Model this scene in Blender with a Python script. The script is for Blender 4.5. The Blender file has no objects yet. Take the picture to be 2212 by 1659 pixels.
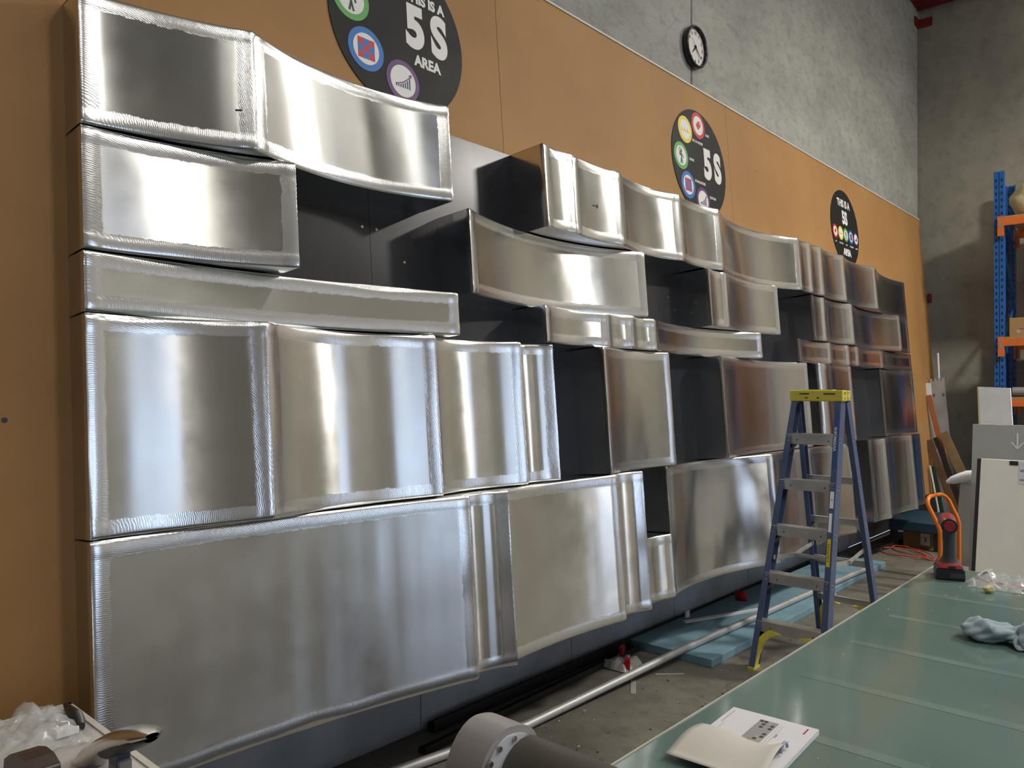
import bpy, bmesh, math, random
from mathutils import Vector, Matrix, noise
random.seed(7)
PI = math.pi
scene = bpy.context.scene
col = scene.collection

# ------------------------------------------------------------------ camera, world, lights, exposure
cam_d = bpy.data.cameras.new('camera'); cam = bpy.data.objects.new('camera', cam_d); col.objects.link(cam)
cam_d.sensor_width = 36.0; cam_d.lens = 27.378; cam_d.clip_start = 0.02; cam_d.clip_end = 200
R = ((0.669193, -0.008653, -0.743039), (-0.743086, -0.004793, -0.669179), (0.002229, 0.999951, -0.009637))
m4 = Matrix(R).to_4x4(); m4.translation = Vector((-0.857418, -2.471591, 1.652331)); cam.matrix_world = m4
scene.camera = cam
scene.view_settings.view_transform = 'Standard'; scene.view_settings.look = 'None'
scene.view_settings.exposure = 0.64; scene.view_settings.gamma = 1.0; scene.view_settings.use_curve_mapping = False
scene.cycles.sample_clamp_indirect = 6.0
scene.cycles.use_adaptive_sampling = True; scene.cycles.adaptive_threshold = 0.02
scene.cycles.max_bounces = 6; scene.cycles.diffuse_bounces = 3; scene.cycles.glossy_bounces = 4; scene.cycles.transparent_max_bounces = 8

world = bpy.data.worlds.new('world'); scene.world = world; world.use_nodes = True
bg = world.node_tree.nodes['Background']; bg.inputs[0].default_value = (0.62, 0.76, 1.0, 1); bg.inputs[1].default_value = 1.2

def area(name, loc, rot, sx, sy, power, color, shape='RECTANGLE'):
    l = bpy.data.lights.new(name, 'AREA'); l.shape = shape; l.size = sx; l.size_y = sy; l.energy = power; l.color = color
    o = bpy.data.objects.new(name, l); col.objects.link(o); o.location = loc; o.rotation_euler = rot
    return o
ROOM_Y0, ROOM_Y1, ROOM_X0, ROOM_X1, ROOM_Z = -8.6, 0.42, -7.0, 10.39, 7.0
DOORS = [(1.6, 3.7, 3.6), (8.2, 9.7, 3.6), (-6.4, -2.8, 3.8)]     # openings in the wall opposite: x0, x1, height
for x0, x1, h in DOORS:      # daylight coming in through the open roller doors
    area('daylight_at_roller_door', ((x0 + x1) / 2, ROOM_Y0 - 0.16, h / 2), (PI / 2, 0, PI), x1 - x0, h, (330.0 if x0 > 5 else 235.0) * (x1 - x0) * h / 10, (0.66, 0.82, 1.0))

# ------------------------------------------------------------------ helpers
TH = math.radians(4.7); CT, ST = math.cos(TH), math.sin(TH); FZ = 0.468
def B(u, w, v):
    """layout-board coordinates (along, out from the board, up the board) -> world"""
    y = -w
    return Vector((u, y * CT + v * ST, -y * ST + v * CT + FZ))
PHI = PI / 2 - TH

def nd(nt, typ, **kw):
    n = nt.nodes.new(typ)
    for k, v in kw.items():
        if k.startswith('i_'): n.inputs[k[2:].replace('_', ' ')].default_value = v
        else: setattr(n, k, v)
    return n
def base_mat(name):
    m = bpy.data.materials.new(name); m.use_nodes = True
    nt = m.node_tree; b = nt.nodes['Principled BSDF']
    return m, nt, b
def rgba(c): return (c[0], c[1], c[2], 1.0)
def srgb(r, g, b):
    f = lambda c: (c / 255 / 12.92) if c / 255 <= 0.04045 else ((c / 255 + 0.055) / 1.055) ** 2.4
    return (f(r), f(g), f(b))
def simple(name, c, rough=0.5, metal=0.0, var=0.08, scale=6.0, bump=0.0, coat=0.0, spec=0.5, rvar=0.1):
    """plain material with a little procedural colour and gloss variation"""
    m, nt, b = base_mat(name)
    tc = nd(nt, 'ShaderNodeTexCoord'); n = nd(nt, 'ShaderNodeTexNoise'); n.inputs['Scale'].default_value = scale; n.inputs['Detail'].default_value = 5
    nt.links.new(tc.outputs['Object'], n.inputs['Vector'])
    r = nd(nt, 'ShaderNodeValToRGB'); r.color_ramp.elements[0].position = 0.3; r.color_ramp.elements[1].position = 0.7
    r.color_ramp.elements[0].color = rgba([x * (1 - var) for x in c]); r.color_ramp.elements[1].color = rgba([min(1, x * (1 + var)) for x in c])
    nt.links.new(n.outputs['Fac'], r.inputs['Fac']); nt.links.new(r.outputs['Color'], b.inputs['Base Color'])
    b.inputs['Metallic'].default_value = metal; b.inputs['Specular IOR Level'].default_value = spec
    mr = nd(nt, 'ShaderNodeMapRange'); mr.inputs['To Min'].default_value = max(0.02, rough - rvar); mr.inputs['To Max'].default_value = min(1, rough + rvar)
    nt.links.new(n.outputs['Fac'], mr.inputs['Value']); nt.links.new(mr.outputs['Result'], b.inputs['Roughness'])
    b.inputs['Coat Weight'].default_value = coat; b.inputs['Coat Roughness'].default_value = 0.08
    if bump:
        bp = nd(nt, 'ShaderNodeBump'); bp.inputs['Strength'].default_value = bump; bp.inputs['Distance'].default_value = 0.01
        nt.links.new(n.outputs['Fac'], bp.inputs['Height']); nt.links.new(bp.outputs['Normal'], b.inputs['Normal'])
    return m

class MB:
    """collects geometry in world coordinates; build() links it as ONE mesh object under a parent"""
    def __init__(s): s.v = []; s.f = []; s.mi = []; s.smooth = []; s.uv = {}; s.cur = 0
    def add(s, vs, fs, smooth=False, mi=None):
        k = len(s.v); s.v += [Vector(p) for p in vs]
        for f in fs: s.f.append([i + k for i in f]); s.smooth.append(smooth); s.mi.append(s.cur if mi is None else mi)
        return s
    def box(s, c, d, rot=None):
        c = Vector(c); h = Vector(d) / 2
        vs = [Vector((x * h.x, y * h.y, z * h.z)) for x in (-1, 1) for y in (-1, 1) for z in (-1, 1)]
        if rot is not None: vs = [rot @ p for p in vs]
        return s.add([c + p for p in vs], [(0, 1, 3, 2), (4, 6, 7, 5), (0, 4, 5, 1), (2, 3, 7, 6), (0, 2, 6, 4), (1, 5, 7, 3)])
    def hexa(s, p8):
        """p8: bottom ring of four, top ring of four"""
        return s.add(p8, [(3, 2, 1, 0), (4, 5, 6, 7), (0, 1, 5, 4), (1, 2, 6, 5), (2, 3, 7, 6), (3, 0, 4, 7)])
    def bar(s, a, b, wx, wy, up=(0, 0, 1)):
        a, b = Vector(a), Vector(b); d = (b - a).normalized(); x = d.cross(Vector(up))
        if x.length < 1e-4: x = d.cross(Vector((0, 1, 0)))
        x.normalize(); y = x.cross(d).normalized()
        r = lambda p: [p + x * (i * wx / 2) + y * (j * wy / 2) for i, j in ((-1, -1), (1, -1), (1, 1), (-1, 1))]
        return s.hexa(r(a) + r(b))
    def tube(s, pts, rad, n=12, caps=True):
        pts = [Vector(p) for p in pts]; rad = rad if isinstance(rad, (list, tuple)) else [rad] * len(pts)
        rings = []; x = None
        for i, p in enumerate(pts):
            d = (pts[min(i + 1, len(pts) - 1)] - pts[max(i - 1, 0)]).normalized()
            if x is None:
                x = d.cross(Vector((0, 0, 1)))
                if x.length < 1e-3: x = d.cross(Vector((0, 1, 0)))
            x = (x - d * x.dot(d)).normalized(); y = d.cross(x)
            rings.append([p + (x * math.cos(2 * PI * k / n) + y * math.sin(2 * PI * k / n)) * rad[i] for k in range(n)])
        vs = [p for r in rings for p in r]; fs = []
        for i in range(len(pts) - 1):
            for k in range(n): fs.append((i * n + k, i * n + (k + 1) % n, (i + 1) * n + (k + 1) % n, (i + 1) * n + k))
        s.add(vs, fs, True)
        if caps: s.add(rings[0][::-1], [tuple(range(n))]); s.add(rings[-1], [tuple(range(n))])
        return s
    def prism(s, pts, off, smooth=False):
        """polygon (list of 3D points) extruded by the vector off"""
        off = Vector(off); n = len(pts); P = [Vector(p) for p in pts]
        s.add(P, [tuple(range(n))[::-1]]); s.add([p + off for p in P], [tuple(range(n))])
        vs = P + [p + off for p in P]
        return s.add(vs, [(i, (i + 1) % n, n + (i + 1) % n, n + i) for i in range(n)], smooth)
    def grid(s, P, smooth=True):
        nu, nv = len(P), len(P[0]); vs = [p for r in P for p in r]
        return s.add(vs, [(i * nv + j, (i + 1) * nv + j, (i + 1) * nv + j + 1, i * nv + j + 1) for i in range(nu - 1) for j in range(nv - 1)], smooth)
    def build(s, name, mat, parent=None, bevel=0.0, seg=2):
        me = bpy.data.meshes.new(name); o = bpy.data.objects.new(name, me)
        org = Vector((0, 0, 0)); p = parent
        while p is not None: org = org + p.location; p = p.parent
        me.from_pydata([tuple(v - org) for v in s.v], [], s.f)
        for mt in (mat if isinstance(mat, (list, tuple)) else [mat]): me.materials.append(mt)
        me.polygons.foreach_set('use_smooth', s.smooth); me.polygons.foreach_set('material_index', s.mi)
        for nm, vals in s.uv.items():
            L = me.uv_layers.new(name=nm)
            for lp in me.loops: L.data[lp.index].uv = vals[lp.vertex_index]
        if not s.uv:
            bm = bmesh.new(); bm.from_mesh(me); bmesh.ops.recalc_face_normals(bm, faces=bm.faces); bm.to_mesh(me); bm.free()
        me.update(); col.objects.link(o)
        if parent is not None: o.parent = parent
        if bevel:
            bv = o.modifiers.new('bevel', 'BEVEL'); bv.width = bevel; bv.segments = seg; bv.limit_method = 'ANGLE'; bv.angle_limit = 0.6
        return o

def tag(o, label, cat, group=None, kind=None):
    o['label'] = label; o['category'] = cat
    if group: o['group'] = group
    if kind: o['kind'] = kind
    return o
def thing(name, label, cat, loc=(0, 0, 0), group=None):
    o = bpy.data.objects.new(name, None); col.objects.link(o); o.location = loc; o.empty_display_size = 0.1
    return tag(o, label, cat, group)
def struct(o): o['kind'] = 'structure'; return o
def text(name, body, mat, parent, loc, size, rot=(PHI, 0, 0), sx=1.0, bold=0.0, align='CENTER', extrude=0.0006):
    c = bpy.data.curves.new(name, 'FONT'); c.body = body; c.size = size; c.align_x = align; c.align_y = 'CENTER'; c.offset = bold; c.extrude = extrude
    c.materials.append(mat); o = bpy.data.objects.new(name, c); col.objects.link(o)
    org = Vector((0, 0, 0)); p = parent
    while p is not None: org = org + p.location; p = p.parent
    o.parent = parent; o.location = Vector(loc) - org; o.rotation_euler = rot; o.scale = (sx, 1, 1); TEXTS.append(o)
    return o
TEXTS = []

# ------------------------------------------------------------------ materials of the setting
def mat_concrete(name, c0, c1, scale=1.0, dark=0.5, rough=0.85, stretch=(1, 1, 0.5)):
    m, nt, b = base_mat(name); tc = nd(nt, 'ShaderNodeTexCoord')
    mp = nd(nt, 'ShaderNodeMapping'); mp.inputs['Scale'].default_value = stretch
    n1 = nd(nt, 'ShaderNodeTexNoise', i_Scale=1.3 * scale, i_Detail=8.0, i_Roughness=0.65); n2 = nd(nt, 'ShaderNodeTexNoise', i_Scale=9.0 * scale, i_Detail=8.0, i_Roughness=0.7)
    n3 = nd(nt, 'ShaderNodeTexVoronoi', i_Scale=5.0 * scale); n3.feature = 'DISTANCE_TO_EDGE'
    nt.links.new(tc.outputs['Object'], mp.inputs['Vector'])
    for n in (n1, n2, n3): nt.links.new(mp.outputs['Vector'], n.inputs['Vector'])
    r1 = nd(nt, 'ShaderNodeValToRGB'); e = r1.color_ramp.elements; e[0].position = 0.32; e[1].position = 0.68; e[0].color = rgba(c0); e[1].color = rgba(c1)
    nt.links.new(n1.outputs['Fac'], r1.inputs['Fac'])
    r2 = nd(nt, 'ShaderNodeValToRGB'); e = r2.color_ramp.elements; e[0].position = 0.36; e[1].position = 0.52; e[0].color = (dark, dark, dark, 1); e[1].color = (1, 1, 1, 1)
    nt.links.new(n2.outputs['Fac'], r2.inputs['Fac'])
    mx = nd(nt, 'ShaderNodeMix', data_type='RGBA', blend_type='MULTIPLY'); mx.inputs[0].default_value = 0.55
    nt.links.new(r1.outputs['Color'], mx.inputs[6]); nt.links.new(r2.outputs['Color'], mx.inputs[7]); nt.links.new(mx.outputs[2], b.inputs['Base Color'])
    b.inputs['Roughness'].default_value = rough
    bp = nd(nt, 'ShaderNodeBump'); bp.inputs['Strength'].default_value = 0.25; bp.inputs['Distance'].default_value = 0.01
    nt.links.new(n2.outputs['Fac'], bp.inputs['Height']); nt.links.new(bp.outputs['Normal'], b.inputs['Normal'])
    return m
M = {}
M['concrete'] = mat_concrete('tilt_slab_concrete', srgb(138, 138, 132), srgb(166, 165, 158), 1.6, 0.6, 0.85, (0.5, 1, 0.9))
M['concrete_end'] = mat_concrete('end_wall_concrete', srgb(122, 118, 108), srgb(144, 140, 128), 0.8, 0.7, 0.85, (1, 1, 0.8))
M['floor'] = mat_concrete('workshop_floor', srgb(84, 80, 71), srgb(124, 119, 108), 0.9, 0.5, 0.6, (1, 1, 1))
M['ceil'] = simple('ceiling_sheet', (0.62, 0.60, 0.55), 0.6)
M['wall'] = simple('painted_wall', (0.32, 0.31, 0.29), 0.8)
M['steel_red'] = simple('red_oxide_steel', srgb(110, 20, 24), 0.55, 0.0, 0.2)
M['lamp'] = None

def mat_mdf():
    m, nt, b = base_mat('mdf_sheet'); tc = nd(nt, 'ShaderNodeTexCoord')
    n1 = nd(nt, 'ShaderNodeTexNoise', i_Scale=1.1, i_Detail=6.0, i_Roughness=0.6); n2 = nd(nt, 'ShaderNodeTexNoise', i_Scale=160.0, i_Detail=3.0)
    for n in (n1, n2): nt.links.new(tc.outputs['Object'], n.inputs['Vector'])
    r = nd(nt, 'ShaderNodeValToRGB'); e = r.color_ramp.elements; e[0].position = 0.3; e[1].position = 0.75; e[0].color = rgba(srgb(150, 110, 66)); e[1].color = rgba(srgb(170, 128, 78))
    nt.links.new(n1.outputs['Fac'], r.inputs['Fac'])
    # small drill holes and specks
    v = nd(nt, 'ShaderNodeTexVoronoi', i_Scale=3.2); nt.links.new(tc.outputs['Object'], v.inputs['Vector'])
    rr = nd(nt, 'ShaderNodeValToRGB'); e = rr.color_ramp.elements; e[0].position = 0.016; e[1].position = 0.026; e[0].color = (0.12, 0.09, 0.06, 1); e[1].color = (1, 1, 1, 1)
    nt.links.new(v.outputs['Distance'], rr.inputs['Fac'])
    mx = nd(nt, 'ShaderNodeMix', data_type='RGBA', blend_type='MULTIPLY'); mx.inputs[0].default_value = 0.85
    nt.links.new(r.outputs['Color'], mx.inputs[6]); nt.links.new(rr.outputs['Color'], mx.inputs[7]); nt.links.new(mx.outputs[2], b.inputs['Base Color'])
    b.inputs['Roughness'].default_value = 0.62; b.inputs['Specular IOR Level'].default_value = 0.3
    return m
M['mdf'] = mat_mdf()

def mat_alu(name, rough=0.215, aniso=1.0, rim=True, base=(0.72, 0.715, 0.695)):
    """mill-finish sheet: long vertical glints, ground and polished bands along the seams"""
    m, nt, b = base_mat(name); b.inputs['Metallic'].default_value = 1.0
    tg = nd(nt, 'ShaderNodeTangent'); tg.direction_type = 'UV_MAP'; tg.uv_map = 'grain'
    nt.links.new(tg.outputs['Tangent'], b.inputs['Tangent'])
    tc = nd(nt, 'ShaderNodeTexCoord')
    n1 = nd(nt, 'ShaderNodeTexNoise', i_Scale=5.0, i_Detail=6.0, i_Roughness=0.6); nt.links.new(tc.outputs['Object'], n1.inputs['Vector'])
    mp = nd(nt, 'ShaderNodeMapping'); mp.inputs['Scale'].default_value = (6, 6, 260); nt.links.new(tc.outputs['Object'], mp.inputs['Vector'])
    n2 = nd(nt, 'ShaderNodeTexNoise', i_Scale=1.0, i_Detail=2.0); nt.links.new(mp.outputs['Vector'], n2.inputs['Vector'])
    # scratches: thin stretched voronoi-free noise lines
    mp3 = nd(nt, 'ShaderNodeMapping'); mp3.inputs['Rotation'].default_value = (0, 0.8, 0.0); mp3.inputs['Scale'].default_value = (3, 3, 70); nt.links.new(tc.outputs['Object'], mp3.inputs['Vector'])
    n3 = nd(nt, 'ShaderNodeTexNoise', i_Scale=1.6, i_Detail=1.0); nt.links.new(mp3.outputs['Vector'], n3.inputs['Vector'])
    rs = nd(nt, 'ShaderNodeMapRange'); rs.inputs['From Min'].default_value = 0.80; rs.inputs['From Max'].default_value = 0.84; nt.links.new(n3.outputs['Fac'], rs.inputs['Value'])
    cr = nd(nt, 'ShaderNodeValToRGB'); e = cr.color_ramp.elements; e[0].position = 0.3; e[1].position = 0.7
    e[0].color = rgba([x * 0.93 for x in base]); e[1].color = rgba(base); nt.links.new(n1.outputs['Fac'], cr.inputs['Fac']); nt.links.new(cr.outputs['Color'], b.inputs['Base Color'])
    mr = nd(nt, 'ShaderNodeMapRange'); mr.inputs['From Min'].default_value = 0.3; mr.inputs['From Max'].default_value = 0.7; mr.inputs['To Min'].default_value = rough - 0.03; mr.inputs['To Max'].default_value = rough + 0.05
    nt.links.new(n1.outputs['Fac'], mr.inputs['Value'])
    ad = nd(nt, 'ShaderNodeMath', operation='MULTIPLY_ADD'); ad.inputs[1].default_value = 0.03; nt.links.new(rs.outputs['Result'], ad.inputs[0]); nt.links.new(mr.outputs['Result'], ad.inputs[2])
    bp = nd(nt, 'ShaderNodeBump'); bp.inputs['Strength'].default_value = 0.03; bp.inputs['Distance'].default_value = 0.002
    nt.links.new(n2.outputs['Fac'], bp.inputs['Height'])
    if rim:
        uv = nd(nt, 'ShaderNodeUVMap'); uv.uv_map = 'edge'
        sp = nd(nt, 'ShaderNodeSeparateXYZ'); nt.links.new(uv.outputs['UV'], sp.inputs['Vector'])
        mn = nd(nt, 'ShaderNodeMath', operation='MINIMUM'); nt.links.new(sp.outputs['X'], mn.inputs[0]); nt.links.new(sp.outputs['Y'], mn.inputs[1])
        n4 = nd(nt, 'ShaderNodeTexNoise', i_Scale=26.0, i_Detail=9.0, i_Roughness=0.75); nt.links.new(tc.outputs['Object'], n4.inputs['Vector'])
        nz = nd(nt, 'ShaderNodeMath', operation='MULTIPLY_ADD'); nz.inputs[1].default_value = 0.03; nt.links.new(n4.outputs['Fac'], nz.inputs[0]); nt.links.new(mn.outputs['Value'], nz.inputs[2])
        mk = nd(nt, 'ShaderNodeMapRange'); mk.inputs['From Min'].default_value = 0.068; mk.inputs['From Max'].default_value = 0.065; nt.links.new(nz.outputs['Value'], mk.inputs['Value'])
        lr = nd(nt, 'ShaderNodeMix', data_type='FLOAT'); nt.links.new(mk.outputs['Result'], lr.inputs[0]); nt.links.new(ad.outputs['Value'], lr.inputs[2]); lr.inputs[3].default_value = 0.205
        la = nd(nt, 'ShaderNodeMix', data_type='FLOAT'); nt.links.new(mk.outputs['Result'], la.inputs[0]); la.inputs[2].default_value = aniso; la.inputs[3].default_value = 0.1
        mc = nd(nt, 'ShaderNodeMix', data_type='RGBA'); nt.links.new(mk.outputs['Result'], mc.inputs[0]); nt.links.new(cr.outputs['Color'], mc.inputs[6]); mc.inputs[7].default_value = (0.86, 0.86, 0.865, 1); nt.links.new(mc.outputs[2], b.inputs['Base Color'])
        nt.links.new(lr.outputs[0], b.inputs['Roughness']); nt.links.new(la.outputs[0], b.inputs['Anisotropic'])
        wv = nd(nt, 'ShaderNodeTexWave', i_Scale=55.0, i_Distortion=6.0, i_Detail=2.0); wv.wave_type = 'RINGS'; wv.rings_direction = 'SPHERICAL'; nt.links.new(tc.outputs['Object'], wv.inputs['Vector'])
        b2 = nd(nt, 'ShaderNodeBump'); b2.inputs['Distance'].default_value = 0.0008
        ms = nd(nt, 'ShaderNodeMath', operation='MULTIPLY'); ms.inputs[1].default_value = 0.14; nt.links.new(mk.outputs['Result'], ms.inputs[0]); nt.links.new(ms.outputs['Value'], b2.inputs['Strength'])
        nt.links.new(wv.outputs['Fac'], b2.inputs['Height']); nt.links.new(bp.outputs['Normal'], b2.inputs['Normal']); nt.links.new(b2.outputs['Normal'], b.inputs['Normal'])
    else:
        nt.links.new(ad.outputs['Value'], b.inputs['Roughness']); b.inputs['Anisotropic'].default_value = aniso; nt.links.new(bp.outputs['Normal'], b.inputs['Normal'])
    return m
M['alu'] = mat_alu('mill_aluminium')
M['alu_side'] = simple('aluminium_return', (0.72, 0.72, 0.71), 0.16, 1.0, 0.05, 3.0, rvar=0.05)
M['black_sheet'] = simple('black_backing', (0.012, 0.013, 0.016), 0.32, 0.0, 0.3, 2.0, rvar=0.08)

# ------------------------------------------------------------------ the shell of the workshop
def slab(name, x0, x1, y0, y1, z0, z1, mat):
    return struct(MB().box(((x0 + x1) / 2, (y0 + y1) / 2, (z0 + z1) / 2), (x1 - x0, y1 - y0, z1 - z0)).build(name, mat))
slab('floor', ROOM_X0, ROOM_X1, ROOM_Y0, ROOM_Y1, -0.1, 0.0, M['floor'])
slab('ceiling', ROOM_X0, ROOM_X1, ROOM_Y0, ROOM_Y1, ROOM_Z, ROOM_Z + 0.1, M['ceil'])
slab('wall_right', ROOM_X1, ROOM_X1 + 0.15, ROOM_Y0, ROOM_Y1 + 0.15, 0, ROOM_Z, M['concrete_end'])
slab('wall_left', ROOM_X0 - 0.15, ROOM_X0, ROOM_Y0, ROOM_Y1 + 0.15, 0, ROOM_Z, M['wall'])
wb = bpy.data.objects.new('wall_back', None); col.objects.link(wb); struct(wb)
JX = [ROOM_X0, -1.7, 4.355, ROOM_X1 - 0.02]
for a, b_ in zip(JX, JX[1:]):                     # tilt-up slabs with open joints
    MB().box(((a + b_) / 2, ROOM_Y1 + 0.075, ROOM_Z / 2), (b_ - a - 0.016, 0.15, ROOM_Z)).build('concrete_slab', M['concrete'], wb, 0.006, 1)
MB().box(((ROOM_X0 + ROOM_X1) / 2, ROOM_Y1 + 0.17, ROOM_Z / 2), (ROOM_X1 - ROOM_X0, 0.04, ROOM_Z)).build('joint_backing', M['black_sheet'], wb)
wf = bpy.data.objects.new('wall_front', None); col.objects.link(wf); struct(wf)
xs = sorted(DOORS); cur = ROOM_X0
for x0, x1, h in xs:
    MB().box(((cur + x0) / 2, ROOM_Y0 - 0.075, ROOM_Z / 2), (x0 - cur, 0.15, ROOM_Z)).build('wall_section', M['wall'], wf)
    MB().box(((x0 + x1) / 2, ROOM_Y0 - 0.075, (h + ROOM_Z) / 2), (x1 - x0, 0.15, ROOM_Z - h)).build('wall_section', M['wall'], wf); cur = x1
MB().box(((cur + ROOM_X1) / 2, ROOM_Y0 - 0.075, ROOM_Z / 2), (ROOM_X1 - cur, 0.15, ROOM_Z)).build('wall_section', M['wall'], wf)
# skirting sheets added under the layout board, pale blue-grey to brighten the dim wall
bs = bpy.data.objects.new('added_baseboard_back', None); col.objects.link(bs); struct(bs)
M['added_skirt'] = simple('brightened_skirting', (0.40, 0.43, 0.48), 0.4, 0.0, 0.22, 3.0)
for k in range(9):
    x0 = -3.12 + 1.2 * k
    MB().box((x0 + 0.6, ROOM_Y1 - 0.006, 0.36), (1.194, 0.012, 0.72)).build('added_skirting_sheet', M['added_skirt'], bs)
# red steel roof beam and its corner cleat
bm_ = bpy.data.objects.new('trim_1', None); col.objects.link(bm_); struct(bm_)
MB().box((10.30, -3.9, 6.86), (0.18, 8.6, 0.28)).build('roof_beam', M['steel_red'], bm_)
MB().box((10.26, -3.9, 6.715), (0.24, 8.6, 0.012)).build('beam_flange', M['steel_red'], bm_)
MB().box((5.0, 0.36, 6.86), (10.7, 0.10, 0.28)).build('roof_beam', M['steel_red'], bm_)
cl = bpy.data.objects.new('trim_2', None); col.objects.link(cl); struct(cl)
MB().box((10.38, 0.33, 6.53), (0.02, 0.17, 0.11)).build('cleat_plate', M['steel_red'], cl)
MB().box((10.30, 0.41, 6.53), (0.17, 0.02, 0.11)).build('cleat_plate', M['steel_red'], cl)
MB().box((10.37, 0.41, 6.62), (0.03, 0.02, 0.14)).build('cleat_bolt', M['concrete'], cl)

# glowing ceiling strips added for soft top light and streaks in the upper boxes
M['ceiling_glow'] = None
def sky_mat():
    m, nt, b = base_mat('added_ceiling_glow'); b.inputs['Base Color'].default_value = (0.8, 0.82, 0.8, 1); b.inputs['Roughness'].default_value = 0.5
    b.inputs['Emission Color'].default_value = (1.0, 0.97, 0.9, 1); b.inputs['Emission Strength'].default_value = 4.5
    return m
M['ceiling_glow'] = sky_mat()
for i, x in enumerate((-1.2, 3.4, 6.2, 9.0)):
    struct(MB().box((x, -4.6, ROOM_Z - 0.012), (0.42, 6.4, 0.02)).build('glow_strip_%d' % (i + 1), M['ceiling_glow']))
# high-bay lamps hanging from the roof
def lamp_mat():
    m, nt, b = base_mat('lamp_lens'); b.inputs['Base Color'].default_value = (1, 1, 1, 1)
    b.inputs['Emission Color'].default_value = (1.0, 0.90, 0.72, 1); b.inputs['Emission Strength'].default_value = 6.0
    return m
M['lamp'] = lamp_mat(); M['lamp_body'] = simple('lamp_reflector', (0.5, 0.5, 0.5), 0.35, 1.0)
LAMPS = [(1.4, -4.2, 48.0), (7.3, -4.2, 250.0)]
for i, (lx, ly, lpw) in enumerate(LAMPS):
    t = thing('high_bay_lamp', ['grey high-bay lamp hanging above the middle of the workshop', 'grey high-bay lamp hanging near the far end wall'][i], 'lamp', (lx, ly, 5.75), 'high-bay lamps')
    P = [[Vector((lx + r * math.cos(a), ly + r * math.sin(a), z)) for a in [2 * PI * k / 24 for k in range(25)]] for r, z in ((0.30, 5.75), (0.20, 5.95), (0.09, 6.05), (0.08, 6.25), (0.0, 6.25))]
    MB().grid(P).build('reflector', M['lamp_body'], t)
    MB().tube([(lx, ly, 6.25), (lx, ly, ROOM_Z)], 0.012, 8).build('hanger', M['lamp_body'], t)
    c = [Vector((lx + 0.285 * math.cos(2 * PI * k / 24), ly + 0.285 * math.sin(2 * PI * k / 24), 5.765)) for k in range(24)]
    MB().prism(c, (0, 0, 0.01)).build('lens', M['lamp'], t)
    area('lamp_light', (lx, ly, 5.74), (0, 0, 0), 0.6, 0.6, lpw, (1.0, 0.95, 0.87), 'DISK')

# ------------------------------------------------------------------ leaning layout board
board = thing('layout_board', 'tall leaning tan MDF layout board along the concrete wall', 'board', tuple(B(0, 0, 0)))
VTOP = 3.365; SU = [-4.9, -2.75, -0.36, 2.04, 4.60, 7.2, 9.86]
for a, b_ in zip(SU, SU[1:]):
    MB().hexa([B(x, w, v) for v in (0.0, VTOP) for x, w in ((a + 0.0015, 0.0), (b_ - 0.0015, 0.0), (b_ - 0.0015, -0.018), (a + 0.0015, -0.018))]).build('mdf_sheet', M['mdf'], board)
MB().prism([B(-0.175 + 0.008 * math.cos(k * PI / 6), 0.0, 1.103 + 0.008 * math.sin(k * PI / 6)) for k in range(12)], (B(0, 0.0008, 0) - B(0, 0, 0))).build('drill_hole', M['black_sheet'], board)
M['trim'] = simple('pale_trim', (0.55, 0.53, 0.48), 0.5)
MB().hexa([B(x, w, v) for v in (VTOP, VTOP + 0.012) for x, w in ((-4.9, 0.006), (9.86, 0.006), (9.86, -0.02), (-4.9, -0.02))]).build('top_capping', M['trim'], board)
M['timber'] = simple('timber_stud', srgb(120, 86, 50), 0.7)
for x in (-4.6, -2.0, 9.7):
    MB().hexa([B(x + dx, w, v) for v in (-0.46, VTOP - 0.05) for dx, w in ((-0.02, -0.018), (0.02, -0.018), (0.02, -0.06), (-0.02, -0.06))]).build('support_stud', M['timber'], board)

# black backing sheets behind the boxes
bk = thing('backing_panel', 'gloss black backing sheets showing in the recesses between the aluminium boxes', 'backing panel', tuple(B(0, 0, 0)))
BU = [0.02, 1.16, 2.60, 4.20, 5.75, 8.10]
for a, b_ in zip(BU, BU[1:]):
    MB().hexa([B(x, w, v) for v in (0.02, 2.398) for x, w in ((a + 0.001, 0.004), (b_ - 0.001, 0.004), (b_ - 0.001, 0.0005), (a + 0.001, 0.0005))]).build('backing_sheet', M['black_sheet'], bk)
M['screw'] = simple('screw_steel', (0.7, 0.66, 0.55), 0.3, 1.0)
for u, v in ((1.12, 1.872), (1.195, 1.872), (3.55, 1.80), (3.62, 1.72), (1.34, 1.75)):
    MB().prism([B(u + 0.006 * math.cos(k * PI / 4), 0.004, v + 0.006 * math.sin(k * PI / 4)) for k in range(8)], B(0, 0.003, 0) - B(0, 0, 0)).build('screw', M['screw'], bk)

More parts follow.
